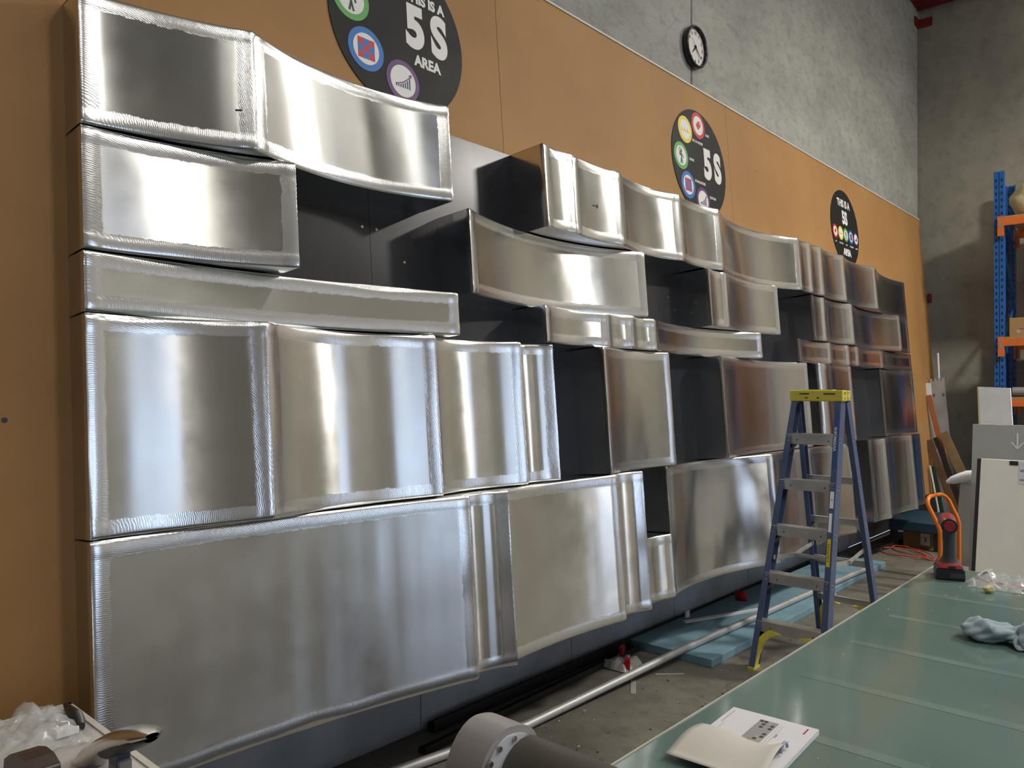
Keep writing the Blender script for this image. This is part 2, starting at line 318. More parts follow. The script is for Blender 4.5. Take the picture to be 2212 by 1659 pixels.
# ------------------------------------------------------------------ the curved aluminium boxes
LEV = [2.4, 1.978, 1.5985, 1.4103, 0.7413, 0.0]
def samples(L, n):
    base = [0.0, 0.002, 0.004, 0.0065, 0.010, 0.015, 0.021, 0.027, 0.033, 0.039, 0.045, 0.052, 0.06, 0.072]
    base = [b for b in base if b < L * 0.45]
    lo = base[-1]; k = max(2, int(n)); mid = [lo + (L - 2 * lo) * i / k for i in range(1, k)]
    return base + mid + [L - b for b in reversed(base)]
def rim(d, roll=0.0):
    """ground and planished band along a seam: a shallow bulge that ends in a soft crease, and the rounded fold itself"""
    if d >= 0.05: return 0.0
    d = max(d, 0.0)
    r = 0.0014 * (1 - ((d - 0.028) / 0.022) ** 2) if d > 0.006 else 0.0
    if d < 0.010: r -= roll * (1 - d / 0.010) ** 2
    return r
def front(e0, e1, v0, v1, sag, seed):
    (u0, w0), (u1, w1) = e0, e1; L = u1 - u0; H = v1 - v0
    us = samples(L, max(4, L / 0.035)); vs = samples(H, max(4, H / 0.07))
    mb = MB(); P = []; grain = []; edge = []
    for du in us:
        t = du / L; w = w0 + (w1 - w0) * t - sag * 4 * t * (1 - t); row = []
        for dv in vs:
            d1, d2 = min(du, L - du), min(dv, H - dv)
            nz = noise.noise(Vector((u0 + du, v0 + dv, seed)) * 5.0); n2 = noise.noise(Vector((u0 + du, v0 + dv, seed + 9)) * 17.0)
            n4 = noise.noise(Vector(((u0 + du) * 15.0, 0.35 * (v0 + dv), seed + 2)))
            n3 = noise.noise(Vector((u0 + du, v0 + dv, seed + 5)) * 1.7)
            off = rim(d1 + 0.010 * nz * min(1, d1 / 0.01), 0.0022) + rim(d2 + 0.010 * nz * min(1, d2 / 0.01), 0.0055) + 0.0010 * n2 * math.exp(-min(d1, d2) / 0.03) + (0.0007 * n3 + 0.00055 * n4) * (1 - math.exp(-min(d1, d2) / 0.06))
            row.append(B(u0 + du, w + off, v0 + dv)); grain.append((dv, du)); edge.append((d1, d2))
        P.append(row)
    mb.grid(P); mb.uv = {'grain': grain, 'edge': edge}
    return mb
def prof(edges, sags, n=10):
    out = []
    for (a, b_, s) in zip(edges, edges[1:], sags):
        for k in range(n + 1):
            t = k / n; out.append((a[0] + (b_[0] - a[0]) * t, a[1] + (b_[1] - a[1]) * t - s * 4 * t * (1 - t) - 0.0060))
    return out
seedc = [0]
def clad_box(label, edges, v1, v0, sags=None, steps=()):
    """edges: (u, w) of the folds; one curved sheet between each pair; returns on all sides"""
    v1 -= 0.002; v0 += 0.002
    t = thing('aluminium_box', label, 'cladding box', tuple(B(edges[0][0], 0.0, v0)), 'curved aluminium boxes on the layout board')
    n = len(edges) - 1
    sags = sags or [None] * n
    sags = [(0.088 * (edges[i + 1][0] - edges[i][0])) if s is None else s for i, s in enumerate(sags)]
    fe = [list(edges[i]) for i in range(n + 1)]
    full = []
    for i in range(n):
        a = (edges[i][0], edges[i][1] - (0.045 if i in steps else 0.0)); b_ = edges[i + 1]
        seedc[0] += 1
        front(a, b_, v0, v1, sags[i], seedc[0] * 3.7).build('front_panel', M['alu'], t)
        full += prof([a, b_], [sags[i]])
    for nm, v, f in (('top_return', v1 - 0.001, 1), ('bottom_return', v0 + 0.001, 0)):
        mb = MB(); P = [[B(u, 0.0, v), B(u, w, v)] for u, w in full]; mb.grid(P, False); mb.build(nm, M['alu_side'], t)
    for nm, (u, w) in (('side_return', full[0]), ('side_return', full[-1])):
        uu = u + (0.0012 if u == full[0][0] else -0.0012)
        # sheet folded with a softly rounded hem at its front edge
        P = []
        for ww, du in ((0.0, 0), (w * 0.5, 0.001), (w - 0.03, 0.0), (w - 0.012, 0.0006), (w, 0.004)):
            P.append([B(uu + (du if u == full[0][0] else -du), ww, v) for v in [v0 + 0.001 + (v1 - v0 - 0.002) * k / 8 for k in range(9)]])
        MB().grid(P, True).build(nm, M['alu_side'], t)
    return t
L0, L1, L2, L3, L4, L5 = LEV
box_a = clad_box('two-bay aluminium box at the top left, above the black recess', [(0, .133), (.51, .249), (1.431, .237)], L0, L1, [0.024, 0.088])
box_b = clad_box('long ten-bay aluminium box running along the top row beneath the round signs', [(2.079, .229), (2.319, .222), (2.745, .221), (3.398, .219), (3.921, .221), (5.244, .226), (5.492, .220), (5.732, .222), (6.269, .224), (7.144, .225), (8.419, .135)], L0, L1, [.012, .018, .05, .034, .118, .016, .016, .036, .06, .062])
clad_box('single-bay aluminium box at the left end of the second row, with smudged face', [(0, .133), (.663, .238)], L1, L2, [0.034])
clad_box('wide concave aluminium box floating in the black recess of the second row', [(1.539, .222), (2.963, .212)], L1, L2, [.13])
clad_box('two-bay aluminium box in the middle of the second row between two black recesses', [(3.729, .211), (3.964, .212), (4.808, .207)], L1, L2, [.014, .05])
clad_box('four-bay aluminium box at the far right end of the second row', [(5.524, .195), (5.769, .198), (6.427, .207), (7.854, .212), (8.298, .165)], L1, L2, [.014, .045, .1, .02], steps=(3,))
clad_box('long thin aluminium box at the left end of the narrow third row', [(0, .130), (1.461, .204)], L2, L3, [.05])
clad_box('four-bay narrow aluminium box in the middle of the third row', [(2.052, .200), (2.58, .190), (2.807, .196), (3.035, .204), (4.447, .212)], L2, L3, [.03, .016, .016, .1])
clad_box('five-bay narrow aluminium box at the far right end of the third row', [(5.169, .195), (5.875, .182), (6.336, .178), (6.583, .176), (7.324, .165), (8.364, .150)], L2, L3, [.035, .03, .016, .04, .05])
clad_box('tall four-bay aluminium box at the left end of the fourth row', [(0, .131), (.542, .208), (1.329, .192), (1.875, .180), (2.114, .180)], L3, L4, [.036, .085, .055, .03], steps=(2, 3))
clad_box('tall single aluminium box between two black slots in the fourth row', [(2.486, .220), (3.196, .190)], L3, L4, [.038])
clad_box('tall wide aluminium box in the fourth row just behind the ladder top', [(3.788, .225), (5.294, .195)], L3, L4, [.085])
clad_box('tall two-bay aluminium box behind the yellow ladder cap', [(5.514, .20), (5.719, .205), (6.316, .19)], L3, L4, [-.02, .03])
clad_box('tall aluminium box at the far right end of the fourth row', [(7.299, .150), (8.286, .172)], L3, L4, [.05])
clad_box('large four-bay aluminium box at the bottom left, nearest the white bench', [(0, .131), (1.398, .269), (1.622, .280), (2.492, .250), (2.739, .245)], L4, L5, [.062, .03, .035, .03], steps=(1, 2, 3))
clad_box('small short aluminium box below the square black hole in the bottom row', [(2.74, .195), (3.055, .205)], 0.362, L5, [.03])
clad_box('large three-bay aluminium box of the bottom row behind the ladder', [(3.089, .181), (4.293, .292), (5.068, .25), (5.834, .285)], L4, L5, [.11, .05, .05])
clad_box('four-bay aluminium box at the far right end of the bottom row', [(6.519, .230), (6.83, .270), (7.619, .292), (8.111, .234)], L4, L5, [.02, .06, .02], steps=(2,))
# felt-pen marks left on two of the boxes
M['pen'] = simple('felt_pen', (0.012, 0.012, 0.014), 0.6)
def pen(parent, name, segs):
    mb = MB()
    for (u0, w0, v0), (u1, w1, v1) in segs:
        d = Vector((u1 - u0, v1 - v0)).normalized() * 0.0022; n_ = (-d.y, d.x)
        q = [B(u0 + n_[0], w0, v0 + n_[1]), B(u0 - n_[0], w0, v0 - n_[1]), B(u1 - n_[0], w1, v1 - n_[1]), B(u1 + n_[0], w1, v1 + n_[1])]
        mb.hexa(q + [p + (B(0, 0.0012, 0) - B(0, 0, 0)) for p in q])
    return mb.build(name, M['pen'], parent)
wq = lambda u: 0.222 - 0.001 * (u - 2.319) / 0.426 - 0.018 * 4 * ((u - 2.319) / 0.426) * (1 - (u - 2.319) / 0.426) + 0.0012
pen(box_b, 'pen_arrow', [((2.495, wq(2.495), 2.166), (2.545, wq(2.545), 2.166)), ((2.532, wq(2.532), 2.176), (2.545, wq(2.545), 2.166)), ((2.532, wq(2.532), 2.156), (2.545, wq(2.545), 2.166))])
wp_ = lambda u: 0.133 + 0.116 * u / 0.51 - 0.024 * 4 * (u / 0.51) * (1 - u / 0.51) + 0.0014
pen(box_a, 'pen_dash', [((0.447, wp_(0.447), 2.11), (0.468, wp_(0.468), 2.112))])
# ------------------------------------------------------------------ round signs on the board
M['sign_black'] = simple('sign_black', (0.010, 0.0095, 0.009), 0.55, spec=0.25)
M['white'] = simple('white_print', (0.72, 0.70, 0.68), 0.5, var=0.03)
for k, c in {'red': (190, 32, 52), 'yellow': (222, 200, 50), 'green': (84, 160, 78), 'blue': (20, 104, 180), 'purple': (84, 36, 108), 'navy': (36, 34, 96), 'dgreen': (20, 70, 44)}.items():
    M['p_' + k] = simple('print_' + k, srgb(*c), 0.45, var=0.04)
OUT = B(0, 1, 0) - B(0, 0, 0); UP = B(0, 0, 1) - B(0, 0, 0)
def disc(cu, cv, r, w, t, n=48, r0=0.0):
    mb = MB()
    if not r0: return mb.prism([B(cu + r * math.cos(2 * PI * k / n), w, cv + r * math.sin(2 * PI * k / n)) for k in range(n)], OUT * t)
    for k in range(n):
        a0, a1 = 2 * PI * k / n, 2 * PI * (k + 1) / n
        q = [B(cu + rr * math.cos(a), w, cv + rr * math.sin(a)) for rr, a in ((r0, a0), (r, a0), (r, a1), (r0, a1))]
        mb.hexa(q + [p + OUT * t for p in q])
    return mb
def poly(mb, pts, w, t=0.0008): return mb.prism([B(u, w, v) for u, v in pts], OUT * t)
def stroke(mb, a, b_, wd, w):
    d = Vector((b_[0] - a[0], b_[1] - a[1])).normalized(); n = Vector((-d.y, d.x)) * wd / 2
    return poly(mb, [(a[0] + n.x, a[1] + n.y), (a[0] - n.x, a[1] - n.y), (b_[0] - n.x, b_[1] - n.y), (b_[0] + n.x, b_[1] + n.y)], w)
def icon(sign, kind, u, v, r):
    ring = disc(u, v, r, 0.0051, 0.0012, 36).build('icon_' + kind + '_ring', M['p_' + kind], sign)
    disc(u, v, r * (0.72 if kind != 'purple' else 0.76), 0.0064, 0.0006, 36).build('icon_face', M['white'], ring)
    w = 0.0071
    if kind == 'red':
        mb = MB(); poly(mb, [(u - .38 * r, v - .02 * r), (u - .05 * r, v - .36 * r), (u + .36 * r, v + .02 * r), (u + .36 * r, v + .34 * r), (u + .02 * r, v + .34 * r)], w); mb.build('tag_symbol', M['p_red'], ring)
        disc(u + .22 * r, v + .2 * r, .07 * r, w + .0008, .0005, 12).build('tag_hole', M['white'], ring)
    elif kind == 'yellow':
        for k in (-1, 0, 1):
            mb = MB(); x = u + k * .4 * r; y = v - .02 * r
            poly(mb, [(x + .17 * r * math.cos(a), y - .06 * r + .13 * r * math.sin(a)) for a in [PI + PI * j / 8 for j in range(9)]], w)
            poly(mb, [(x - .09 * r + .075 * r * math.cos(2 * PI * j / 10), y + .07 * r + .075 * r * math.sin(2 * PI * j / 10)) for j in range(10)], w)
            poly(mb, [(x - .12 * r, y + .04 * r), (x - .05 * r, y + .04 * r), (x - .02 * r, y - .1 * r), (x - .14 * r, y - .1 * r)], w); mb.build('bird_symbol', M['p_yellow'], ring)
    elif kind == 'green':
        mb = MB()
        for k in range(10):
            a0, a1 = 2 * PI * k / 10, 2 * PI * (k + 1) / 10
            stroke(mb, (u - .1 * r + .17 * r * math.cos(a0), v + .38 * r + .17 * r * math.sin(a0)), (u - .1 * r + .17 * r * math.cos(a1), v + .38 * r + .17 * r * math.sin(a1)), .05 * r, w)
        poly(mb, [(u + .02 * r + .12 * r * math.cos(2 * PI * j / 10), v + .34 * r + .12 * r * math.sin(2 * PI * j / 10)) for j in range(10)], w)
        for a, b_ in (((0, .22), (0, -.15)), ((0, .12), (.22, -.02)), ((.22, -.02), (.24, -.16)), ((0, .12), (-.2, .02)), ((-.2, .02), (-.2, .2)), ((0, -.15), (.12, -.58)), ((0, -.15), (-.12, -.58))):
            stroke(mb, (u + a[0] * r, v + a[1] * r), (u + b_[0] * r, v + b_[1] * r), .11 * r, w)
        mb.build('figure_symbol', M['p_dgreen'], ring)
    elif kind == 'blue':
        s = .31 * r
        for i in range(3):
            for j in range(3):
                x, y = u + (i - 1.5) * s, v + (j - 1.5) * s
                poly(MB(), [(x, y), (x + s, y), (x + s, y + s), (x, y + s)], w).build('checker_square', M['p_red'] if (i + j) % 2 == 0 else M['p_blue'], ring)
    else:
        for k in range(7):
            h = (.06 + .012 * k * k) * r; x = u + (-.42 + .135 * k) * r
            stroke(MB(), (x, v - .32 * r), (x, v - .32 * r + h + .04 * r), .07 * r, w).build('chart_bar', M['p_navy'], ring)
        mb = MB(); pts = [(u + (-.46 + .9 * t) * r, v + (-.2 + .1 * t + .42 * t * t) * r) for t in [k / 8 for k in range(9)]]
        for a, b_ in zip(pts, pts[1:]): stroke(mb, a, b_, .05 * r, w)
        e = pts[-1]; poly(mb, [(e[0] + .1 * r, e[1] + .14 * r), (e[0] - .1 * r, e[1] + .04 * r), (e[0] + .06 * r, e[1] - .08 * r)], w); mb.build('trend_arrow', M['p_purple'], ring)
KND = ['red', 'yellow', 'green', 'blue', 'purple']
ICP = [(0.01, 0.278), (-0.186, 0.203), (-0.268, 0.0), (-0.195, -0.155), (0.0, -0.236)]
def sign(label, u):
    t = thing('round_sign', label, 'sign', tuple(B(u, 0.0, 2.81 - 0.384)), 'round workshop signs')
    disc(u, 2.81, 0.384, 0.0008, 0.004, 72).build('sign_disc', M['sign_black'], t)
    return t
WT = 0.0055
def stxt(s, body, u, v, size, sx=1.0, bold=0.0): return text('lettering', body, M['white'], s, B(u, WT, v), size, sx=sx, bold=bold)
u = 1.385; s1 = sign('largest-looking black round sign cut by the top of the photo', u)
for k, (du, dv) in zip(KND, [(0.03, .30), (-0.17, .235), (-0.268, .045), (-0.199, -.155), (0.0, -.236)]): icon(s1, k, u + du, 2.81 + dv, .095)
stxt(s1, '5', u + .088, 2.81 + .034, .262, .86, .014); stxt(s1, 'S', u + .235, 2.81 + .034, .262, .80, .014)
stxt(s1, 'AREA', u + .155, 2.81 - .113, .068, .95, .003); stxt(s1, 'THIS IS A', u + .155, 2.81 + .183, .064, .95, .003)
u = 4.125; s2 = sign('black round sign below the wall clock with five coloured rings on its left', u)
for k, (du, dv) in zip(KND, [(0.01, .28), (-.184, .204), (-.266, 0.001), (-.194, -.19), (0.006, -.266)]): icon(s2, k, u + du, 2.81 + dv, .095)
stxt(s2, '5', u + .112, 2.81 + .008, .285, .80, .016); stxt(s2, 'S', u + .262, 2.81 + .008, .285, .76, .016)
for b_, du, dv in (('SORT', .14, .235), ('SET IN ORDER', -.015, .152), ('SHINE', -.12, .003), ('STANDARDISE', -.018, -.14), ('SUSTAIN', .155, -.222)): stxt(s2, b_, u + du, 2.81 + dv, .026, .9, .0006)
u = 7.056; s3 = sign('smallest-looking black round sign with a row of five icons near the corner', u)
for k, du in zip(KND, (-.29, -.142, 0.0, .143, .287)): icon(s3, k, u + du, 2.81 - .065, .068)
stxt(s3, 'THIS IS A', u, 2.81 + .245, .10, .86, .004); stxt(s3, '5S', u + .004, 2.81 + .1, .175, .86, .009); stxt(s3, 'AREA', u, 2.81 - .243, .088, .95, .005)
for b_, du in (('SORT', -.29), ('SET IN ORDER', -.145), ('SHINE', 0.0), ('STANDARDISE', .143), ('SUSTAIN', .287)): stxt(s3, b_, u + du, 2.81 - .165, .019, .85, .0005)

# ------------------------------------------------------------------ wall clock
ck = thing('wall_clock', 'black rimmed white wall clock on the bare concrete wall', 'clock', (4.36, 0.42, 4.07))
cx, cz, cy = 4.36, 4.226, 0.415
M['gloss_black'] = simple('gloss_black', (0.012, 0.012, 0.013), 0.2); M['dial'] = simple('clock_dial', (0.60, 0.57, 0.55), 0.5, var=0.02)
prof_c = [(0.150, 0.0), (0.157, -0.02), (0.156, -0.04), (0.148, -0.05), (0.138, -0.046), (0.133, -0.03)]
MB().grid([[Vector((cx + r * math.cos(2 * PI * k / 48), cy + y, cz + r * math.sin(2 * PI * k / 48))) for k in range(49)] for r, y in prof_c]).build('rim', M['gloss_black'], ck)
MB().prism([Vector((cx + 0.15 * math.cos(2 * PI * k / 48), cy - 0.022, cz + 0.15 * math.sin(2 * PI * k / 48))) for k in range(48)], (0, 0.012, 0)).build('dial', M['dial'], ck)
for n in range(1, 13):
    a = PI / 2 - n * PI / 6; text('numeral', str(n), M['gloss_black'], ck, (cx + 0.104 * math.cos(a), cy - 0.024, cz + 0.104 * math.sin(a)), 0.034, rot=(PI / 2, 0, 0), extrude=0.0004)
for nm, ang, ln, wd, y in (('hour_hand', PI / 2 - 7.4 * PI / 6, 0.068, 0.009, -0.026), ('minute_hand', PI / 2 - 4.35 * PI / 6, 0.102, 0.007, -0.028), ('second_hand', PI / 2 - 10.4 * PI / 6, 0.085, 0.002, -0.03)):
    d = Vector((math.cos(ang), 0, math.sin(ang))); n_ = Vector((-d.z, 0, d.x)); c0 = Vector((cx, cy + y, cz))
    MB().prism([c0 - d * 0.018 + n_ * wd, c0 - d * 0.018 - n_ * wd, c0 + d * ln - n_ * wd * 0.25, c0 + d * ln + n_ * wd * 0.25], (0, -0.0012, 0)).build(nm, M['gloss_black'], ck)

# ------------------------------------------------------------------ step ladder
M['lad_blue'] = simple('blue_fibreglass', srgb(72, 86, 116), 0.4, var=0.14); M['lad_alu'] = simple('ladder_aluminium', (0.62, 0.60, 0.57), 0.42, 0.85, 0.12, 10)
M['lad_yellow'] = simple('yellow_plastic', srgb(206, 190, 74), 0.45, var=0.1); M['rivet'] = simple('rivet_steel', (0.6, 0.6, 0.6), 0.3, 1.0); M['black_plastic'] = simple('black_plastic', (0.018, 0.018, 0.019), 0.45)
M['sticker_w'] = simple('sticker_white', (0.78, 0.79, 0.81), 0.5); M['sticker_y'] = simple('sticker_yellow', srgb(222, 200, 40), 0.5); M['mark_blue'] = simple('sticker_blue', srgb(40, 74, 140), 0.5)
LX, LY, SC, HL = 4.0983, -0.6254, 0.964, 1.727
def lp(side, frame, h):
    t = h / HL
    if frame == 0: w = 0.4545 + (0.3038 - 0.4545) * t; d = -0.5186 * (1 - t) - 0.05
    else: w = 0.4276 + (0.3218 - 0.4276) * t; d = 0.5325 * (1 - t) + 0.05
    return Vector((LX + SC * d, LY - SC * side * w / 2, SC * h))
lad = thing('step_ladder', 'blue fibreglass step ladder with yellow cap standing beside the glass table', 'ladder', (LX, LY, 0))
for frame in (0, 1):
    for side in (-1, 1):
        a, b_ = lp(side, frame, 0.012), lp(side, frame, 1.66)
        fx = 1 if frame == 0 else -1
        mb = MB(); ax = (b_ - a).normalized(); oy = Vector((0, -side, 0)); ox = Vector((1, 0, 0)); ox = (ox - ax * ox.dot(ax)).normalized() * fx
        W, T, F = (0.080, 0.005, 0.03) if frame == 0 else (0.062, 0.005, 0.026)
        def pr(u0, u1, v0, v1):      # C-channel piece: u along the depth, v across
            mb.hexa([p + ox * uu + oy * vv for p in (a, b_) for uu, vv in ((u0, v0), (u1, v0), (u1, v1), (u0, v1))])
        pr(0, W, 0, T); pr(0, T, -F, 0); pr(W - T, W, -F, 0)
        rail = mb.build('front_rail' if frame == 0 else 'rear_rail', M['lad_blue'], lad)
        for k in range(1, 6):
            for dz in (0.012, -0.012):
                c = lp(side, frame, k * 0.2883 - 0.03) + ax * dz + oy * (T + 0.001) + ox * (W * 0.5)
                MB().tube([c - oy * 0.003, c + oy * 0.002], 0.006, 8).build('rivet', M['rivet'], rail)
                c = lp(side, frame, k * 0.2883 - 0.03) + ax * dz - oy * (F * 0.55) + (ox * (-0.001) if frame == 0 else ox * (-0.001))
                MB().tube([c + ox * 0.002, c - ox * 0.002], 0.005, 8).build('rivet', M['rivet'], rail)
        # rubber foot
        f0 = lp(side, frame, 0.0); MB().box((f0.x + fx * 0.04, f0.y + oy.y * -0.012, 0.008), (0.09, 0.04, 0.016)).build('foot_pad', M['lad_yellow'] if frame == 0 else M['black_plastic'], lad)
        if frame == 0 and side == 1:      # stickers on the outer web and front flange
            st = lambda h0, h1, w_, mat, nm: MB().hexa([lp(side, 0, h) + oy * vv + ox * (-0.0012 - 0.0006 * q) for q in (0, 1) for h, vv in ((h0, -0.025), (h0, -0.025 + w_), (h1, -0.025 + w_), (h1, -0.025))]).build(nm, mat, rail)
            web = lambda h0, h1, u0, u1, mat, nm: MB().hexa([lp(side, 0, h) + oy * (T + 0.0008 + 0.0006 * q) + ox * uu for q in (0, 1) for h, uu in ((h0, u0), (h0, u1), (h1, u1), (h1, u0))]).build(nm, mat, rail)
            st(1.24, 1.60, 0.02, M['mark_blue'], 'maker_sticker'); st(1.00, 1.10, 0.022, M['sticker_w'], 'rating_sticker'); st(0.86, 0.97, 0.018, M['sticker_w'], 'instruction_sticker'); st(0.66, 0.82, 0.020, M['sticker_y'], 'warning_sticker')
        if frame == 1 and side == 1:
            MB().hexa([lp(1, 1, h) + oy * vv + Vector((0.064 * -1 if False else -0.0015 - 0.0006 * q, 0, 0)) for q in (0, 1) for h, vv in ((0.86, 0.0), (0.86, -0.02), (1.18, -0.02), (1.18, 0.0))]).build('worn_sticker', M['sticker_w'], rail)
for k in range(1, 6):
    h = k * 0.2883; a, b_ = lp(-1, 0, h), lp(1, 0, h); i = Vector((0, 0.002, 0))
    a, b_ = a - i, b_ + i
    mb = MB(); mb.hexa([p + Vector((dx, 0, dz)) for dz in (-0.006, 0.0) for p, dx in ((a, -0.002), (b_, -0.002), (b_, 0.076), (a, 0.076))])
    mb.hexa([p + Vector((dx, 0, dz)) for dz in (-0.062, -0.006) for p, dx in ((a, -0.002), (b_, -0.002), (b_, 0.003), (a, 0.003))])
    mb.hexa([p + Vector((dx, 0, dz)) for dz in (-0.04, -0.006) for p, dx in ((a, 0.071), (b_, 0.071), (b_, 0.076), (a, 0.076))])
    for j in range(4): mb.hexa([p + Vector((dx, 0, dz)) for dz in (0.0, 0.0025) for p, dx in ((a, 0.006 + j * .018), (b_, 0.006 + j * .018), (b_, 0.012 + j * .018), (a, 0.012 + j * .018))])
    stp = mb.build('step', M['lad_alu'], lad)
    for yy in (0.2, 0.82):
        c = a.lerp(b_, yy) + Vector((-0.0025, 0, -0.034)); MB().prism([c + Vector((0, -0.005, -0.006)), c + Vector((0, 0.005, -0.006)), c + Vector((0, 0, 0.006))], (-0.0008, 0, 0)).build('step_mark', M['black_plastic'], stp)
    if k in (2, 3, 5):
        for sd, p in ((-1, a), (1, b_)):
            MB().bar(p + Vector((0.03, sd * 0.10, -0.008)), p + Vector((0.03, 0, -0.11)), 0.016, 0.006, (1, 0, 0)).build('step_brace', M['lad_alu'], lad)
    h = -0.0047 + k * 0.2884; a, b_ = lp(-1, 1, h), lp(1, 1, h)
    mb = MB(); mb.hexa([p + Vector((dx, 0, dz)) for dz in (-0.045, 0.0) for p, dx in ((a, -0.02), (b_, -0.02), (b_, -0.016), (a, -0.016))]); mb.hexa([p + Vector((dx, 0, dz)) for dz in (-0.004, 0.0) for p, dx in ((a, -0.036), (b_, -0.036), (b_, -0.02), (a, -0.02))])
    mb.build('rear_bar', M['lad_alu'], lad)
    if k in (3, 5):
        for sd, p in ((-1, a), (1, b_)): MB().bar(p + Vector((-0.02, sd * 0.09, -0.01)), p + Vector((-0.02, 0, -0.10)), 0.014, 0.006, (1, 0, 0)).build('rear_brace', M['lad_alu'], lad)
# curved yellow foot braces
for frame in (0, 1):
    for side in (-1, 1):
        f0 = lp(side, frame, 0.0); h1 = lp(side, frame, 0.2883 - 0.06); fx = 1 if frame == 0 else -1
        mb = MB(); n = 10; outer = []; inner = []
        for k in range(n + 1):
            t = k / n; z = 0.012 + (h1.z - 0.012) * (1 - (1 - t) ** 1.6); yy = 0.02 + 0.125 * t ** 2.2
            base = lp(side, frame, z / SC)
            outer.append(base + Vector((fx * 0.03, side * (0.01 + yy), 0))); inner.append(base + Vector((fx * 0.03, side * max(0.006, yy * 0.72 - 0.012), 0.0 + 0.012 * (t > 0.5))))
        for k in range(n):
            q = [inner[k], outer[k], outer[k + 1], inner[k + 1]]; mb.hexa([p + Vector((-0.025, 0, 0)) for p in q] + [p + Vector((0.025, 0, 0)) for p in q])
        mb.build('foot_brace', M['lad_yellow'], lad)
# cap
pa, pb = lp(1, 0, 1.24), lp(1, 0, 1.60); axr = (pb - pa).normalized(); zr = axr.cross(Vector((0, 1, 0))).normalized()
mrot = Matrix((axr, Vector((0, 1, 0)), zr)).transposed().to_euler()
text('maker_lettering', 'WERNER', M['sticker_w'], lad, tuple((pa + pb) / 2 + Vector((0, 0.0148, 0)) + zr * 0.0024), 0.024, rot=mrot, sx=1.6, extrude=0.0002)
pc = lp(1, 0, 1.05); text('height_lettering', '6', M['black_plastic'], lad, tuple(pc + Vector((0, 0.0148, 0)) + zr * 0.0024), 0.02, rot=mrot, extrude=0.0002)
pc = lp(1, 0, 0.74); text('warning_lettering', 'CAUTION', M['black_plastic'], lad, tuple(pc + Vector((0, 0.0148, 0)) + zr * 0.0024), 0.016, rot=mrot, sx=1.5, extrude=0.0002)
z0, z1 = SC * 1.655, SC * 1.727
mb = MB(); y0, y1 = LY - 0.165, LY + 0.165
P8 = lambda x0, x1, ya, yb, za, zb: [(x0, ya, za), (x1, ya, za), (x1, yb, za), (x0, yb, za), (x0, ya, zb), (x1, ya, zb), (x1, yb, zb), (x0, yb, zb)]
mb.hexa(P8(LX - 0.075, LX + 0.012, y0, y1, z0, z1)); cap = mb.build('top_cap', M['lad_yellow'], lad, 0.006)
MB().hexa(P8(LX + 0.022, LX + 0.072, y0, y1, z0 + 0.002, z1 - 0.002)).build('rear_cap', M['lad_yellow'], lad, 0.006)
for ya, yb in ((0.04, 0.10), (-0.12, -0.05)): MB().hexa(P8(LX - 0.0765, LX - 0.074, LY + ya, LY + yb, z1 - 0.026, z1 - 0.019)).build('tool_slot', M['black_plastic'], cap)
MB().hexa(P8(LX - 0.06, LX + 0.0, LY - 0.1, LY + 0.1, z1, z1 + 0.004)).build('tool_tray', M['lad_yellow'], cap)
for yy in (-0.05, 0.05):
    c = Vector((LX - 0.0765, LY + 0.02 + yy, z0 + 0.022)); s_ = 1 if yy > 0 else -1
    MB().prism([c, c + Vector((0, -s_ * 0.02, 0.005)), c + Vector((0, -s_ * 0.02, -0.005))], (-0.0008, 0, 0)).build('cap_arrow', M['black_plastic'], cap)
for i in (0.012, 0.032):
    for zz in (0.018, 0.055):
        for xo in (-0.03, 0.033): MB().tube([(LX + xo - 0.02 + i, y0 - 0.001, z0 + zz), (LX + xo - 0.02 + i, y0 + 0.004, z0 + zz)], 0.004, 8).build('rivet', M['rivet'], cap)
for ch, zz in (('A', 0.05), ('J', 0.02)): text('pen_letter', ch, M['black_plastic'], cap, (LX - 0.035, y0 - 0.0012, z0 + zz), 0.028, rot=(PI / 2, 0, 0), extrude=0.0003)
# spreader bars, folded open
for side in (-1, 1):
    a = lp(side, 0, 0.66) + Vector((0.05, side * 0.02, 0)); b_ = lp(side, 1, 0.66) + Vector((-0.04, side * 0.02, 0)); mid = (a + b_) / 2 + Vector((0, 0, -0.035))
    MB().bar(a, mid, 0.005, 0.026).bar(mid, b_, 0.005, 0.026).build('spreader', M['lad_alu'], lad)
mid = (lp(-1, 0, 0.66) + lp(-1, 1, 0.66)) / 2; m2 = (lp(1, 0, 0.66) + lp(1, 1, 0.66)) / 2
MB().bar(mid + Vector((0, 0, -0.03)), m2 + Vector((0, 0, -0.03)), 0.012, 0.02).build('spreader_link', M['lad_alu'], lad)

